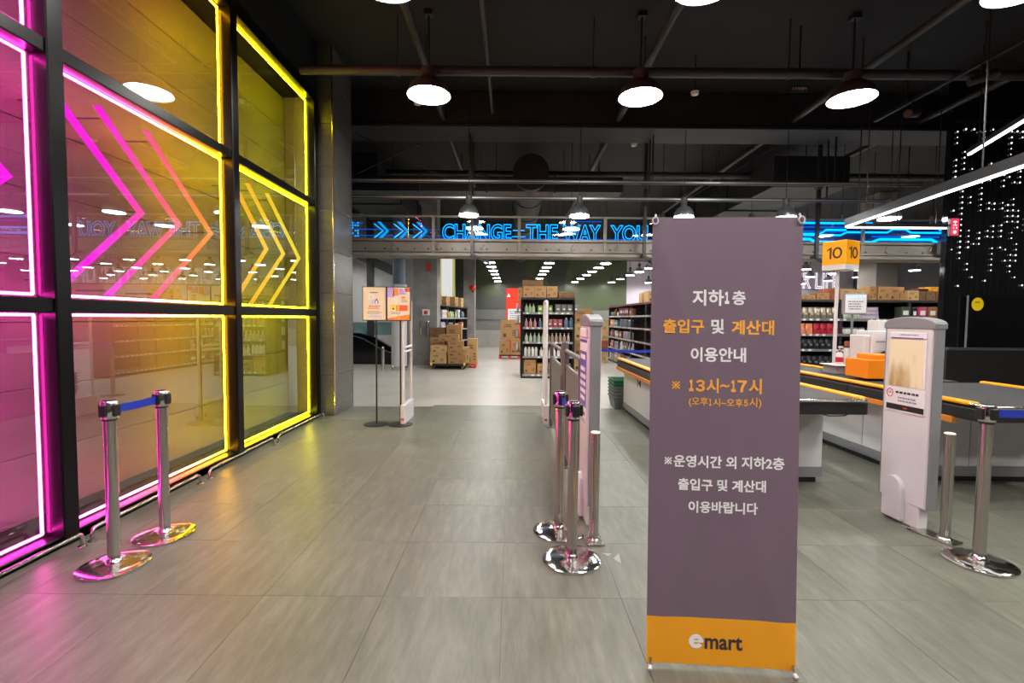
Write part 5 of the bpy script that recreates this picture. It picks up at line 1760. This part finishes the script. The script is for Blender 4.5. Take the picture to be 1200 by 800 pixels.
for i, (x, y, lab) in enumerate([(3.42, 4.7, 'round smoke detector over the banner side'), (2.66, 7.2, 'round smoke detector near the middle lamp'), (2.3, 9.3, 'round smoke detector behind the wide beam'), (-1.5, 7.6, 'round smoke detector behind the leftmost lamp')]):
    o = thing('smoke_detector', lab, 'detector', (x, y, 4.80), 0, 'ceiling smoke detectors')
    MB().m('p_white').lathe([(.03, -.045), (.05, -.04), (.055, -.01), (.06, 0)], n=18).build('body', o, smooth=True)
    MB().m('black').tube([(0, 0, 0), (0, 0, CZ - 4.80)], .01, 6).build('stem', o)
o = thing('ceiling_sign', 'tiny white lettered sign hanging from the lobby ceiling', 'sign', (3.75, 6.45, 4.50))
text('lettering', '스프링클러', 'ink_white', o, width=.20, loc=(0, -.008, 0))
MB().m('black').box(-.12, .12, -.006, .006, -.035, .035).build('plate', o)
MB().m('black').box(-.01, .01, -.004, .004, .03, CZ - 4.50).build('hanger', o)

# ------------------------------------------------------------------ right dark glass wall with light dots
wr = MB().m('black_gloss').box(6.95, 10, LY, LY + .1, 0, CZ).build('wall_partition')
struct(wr, 'glossy black partition wall with light dots')
cur = thing('light_curtain', 'curtain of small white light dots on the black partition', 'light', (0, 0, 0))
MB().m('black').box(7.0, 9.6, LY - .03, LY - .015, 4.60, 4.66).build('top_rail', cur)
wires, dt = MB().m('black'), MB().m('led_dot')
rg = random.Random(12)
nd = 0
x = 7.02
while x < 8.5:
    wires.box(x - .001, x + .001, LY - .022, LY - .02, 1.9, 4.62)
    z = 4.5 - rg.uniform(0, .09)
    run = 0
    while z > 1.95:
        p = .75 if z > 2.6 else .4
        if rg.random() < p and nd < 330:
            r_ = rg.uniform(.007, .0125)
            dt.lathe([(r_ * .5, -r_), (r_, 0), (r_ * .5, r_)], (x, LY - .021, z), 6)
            nd += 1
        else:
            z -= .088 * rg.randint(0, 3)
        z -= .088
    x += rg.choice([.085, .085, .13])
wires.build('wire', cur)
tag(dt.build('light_dot', cur), kind='stuff')
# booth window under the dots
bw = thing('booth_window', 'dark booth window with round yellow sticker', 'window', (0, 0, 0))
MB().m('glass_dark').box(7.28, 9.6, LY - .075, LY - .065, 1.06, 1.86).build('pane', bw)
MB().m('grey').box(7.272, 7.280, LY - .085, LY - .055, 1.04, 1.88).build('edge_clip', bw)
MB().m('darkgrey').box(6.96, 9.6, LY - .12, LY, 1.00, 1.045).build('sill', bw, bevel=.006)
MB().m('black').box(6.96, 9.6, LY - .10, LY, 0, 1.0).build('counter_front', bw)
q = MB().m('yellow').prism([(7.43 + .095 * math.cos(a), 1.74 + .105 * math.sin(a)) for a in [2 * PI * k / 24 for k in range(24)]], LY - .079, LY - .075, 'y').build('sticker', bw)
l2 = MB().m('ink_black')
lines(l2, 7.38, 7.47, 1.755, 1.79, LY - .079, 2, 41)
l2.build('sticker_print', q)
q = MB().m('darkgrey')
q.lathe([(.18, 0), (.18, .05), (.13, .13), (.03, .17)], (8.15, LY - .26 + .06, 1.045), 18)
es = thing('exit_sign', 'small red lit sign at the partition edge', 'sign', (6.97, 7.62, 2.95))
MB().m('darkgrey').box(-.07, .07, 0, .05, -.14, .14).build('housing', es, bevel=.006)
MB().m('sign_red').box(-.062, .062, -.004, 0, -.132, .132).build('face', es)
q = MB().m('sign_white')
q.box(-.03, .03, -.006, -.004, .07, .09).box(-.03, .03, -.006, -.004, .02, .035).box(-.005, .005, -.006, -.004, .02, .10).box(-.03, -.015, -.006, -.004, -.03, .0).box(.015, .03, -.006, -.004, -.03, .0)
q.prism([(.028 * math.cos(k * PI / 5), -.08 + .028 * math.sin(k * PI / 5)) for k in range(10)], -.006, -.004, 'y')
q.build('pictogram', es)
MB().m('darkgrey').box(-.02, .02, .05, .12, -.03, .03).build('bracket', es)

# linear lights
def linear(label, a, b, h=.11):
    o = thing('linear_light', label, 'light', (0, 0, 0), 0, 'slim linear lights')
    a, b = Vector(a), Vector(b)
    up = Vector((0, 0, h / 2 + .012))
    MB().m('black').bar(a + up, b + up, .06, h).build('profile', o)
    MB().m('led_white').bar(a, b, .035, .02).build('strip', o)
    q = MB().m('black')
    for k in (.1, .5, .9):
        p = a.lerp(b, k)
        q.box(p.x - .006, p.x + .006, p.y - .006, p.y + .006, p.z + h, CZ)
    q.build('suspension', o)
linear('long linear light slanting towards the right edge', (5.30, 7.68, 2.95), (4.62, 2.6, 2.95))
linear('linear light running to the red lit sign', (5.32, 7.68, 2.94), (6.88, 7.68, 2.94), .05)
linear('short glowing bar standing in for a reflection before the light dots', (6.55, 7.0, 3.86), (6.0, 5.0, 4.0), .06)  # glowing bar stands in for a light's reflection in the glossy partition
# track spotlights
tr_o = thing('track_rail', 'black spotlight track near the light dots', 'track', (0, 0, 0))
MB().m('black').box(5.6, 5.65, 3, 7.6, 4.55, 4.59).build('channel', tr_o)
MB().m('black').box(5.615, 5.635, 4.0, 4.02, 4.59, CZ).box(5.615, 5.635, 7.0, 7.02, 4.59, CZ).build('drop_rod', tr_o)
for i, (y, rz) in enumerate(((6.9, .5), (5.9, -.4))):
    o = thing('spotlight', 'black track spotlight, ' + ['nearer the light dots', 'nearer the camera'][i], 'lamp', (5.625, y, 4.52), rz, 'black track spotlights')
    MB().m('black').tube([(0, 0, .03), (0, 0, -.08)], .015, 8).build('yoke', o)
    MB().m('black').tube([(-.12, 0, -.16), (.14, 0, -.10)], .055, 16).build('can', o, smooth=True)
    MB().m('tin').tube([(.138, 0, -.101), (.146, 0, -.098)], .048, 16).build('lens', o)
# small repeats joined into one part
SMALL = ('price_tag', 'bracket', 'suspension', 'bolt_hole', 'cable_loop', 'drop_rod', 'wire', 'light_dot', 'dot', 'notice_print', 'poster_print', 'header_print', 'printed_mark', 'small_print', 'sticker_print', 'digits', 'standoff', 'panel_seam', 'side_logo', 'pictogram', 'prohibition_mark', 'label_mark')
for ob in bpy.data.objects:
    if ob.type == 'MESH' and ob.parent and ob.name.split('.')[0] in SMALL:
        ob['kind'] = 'stuff'
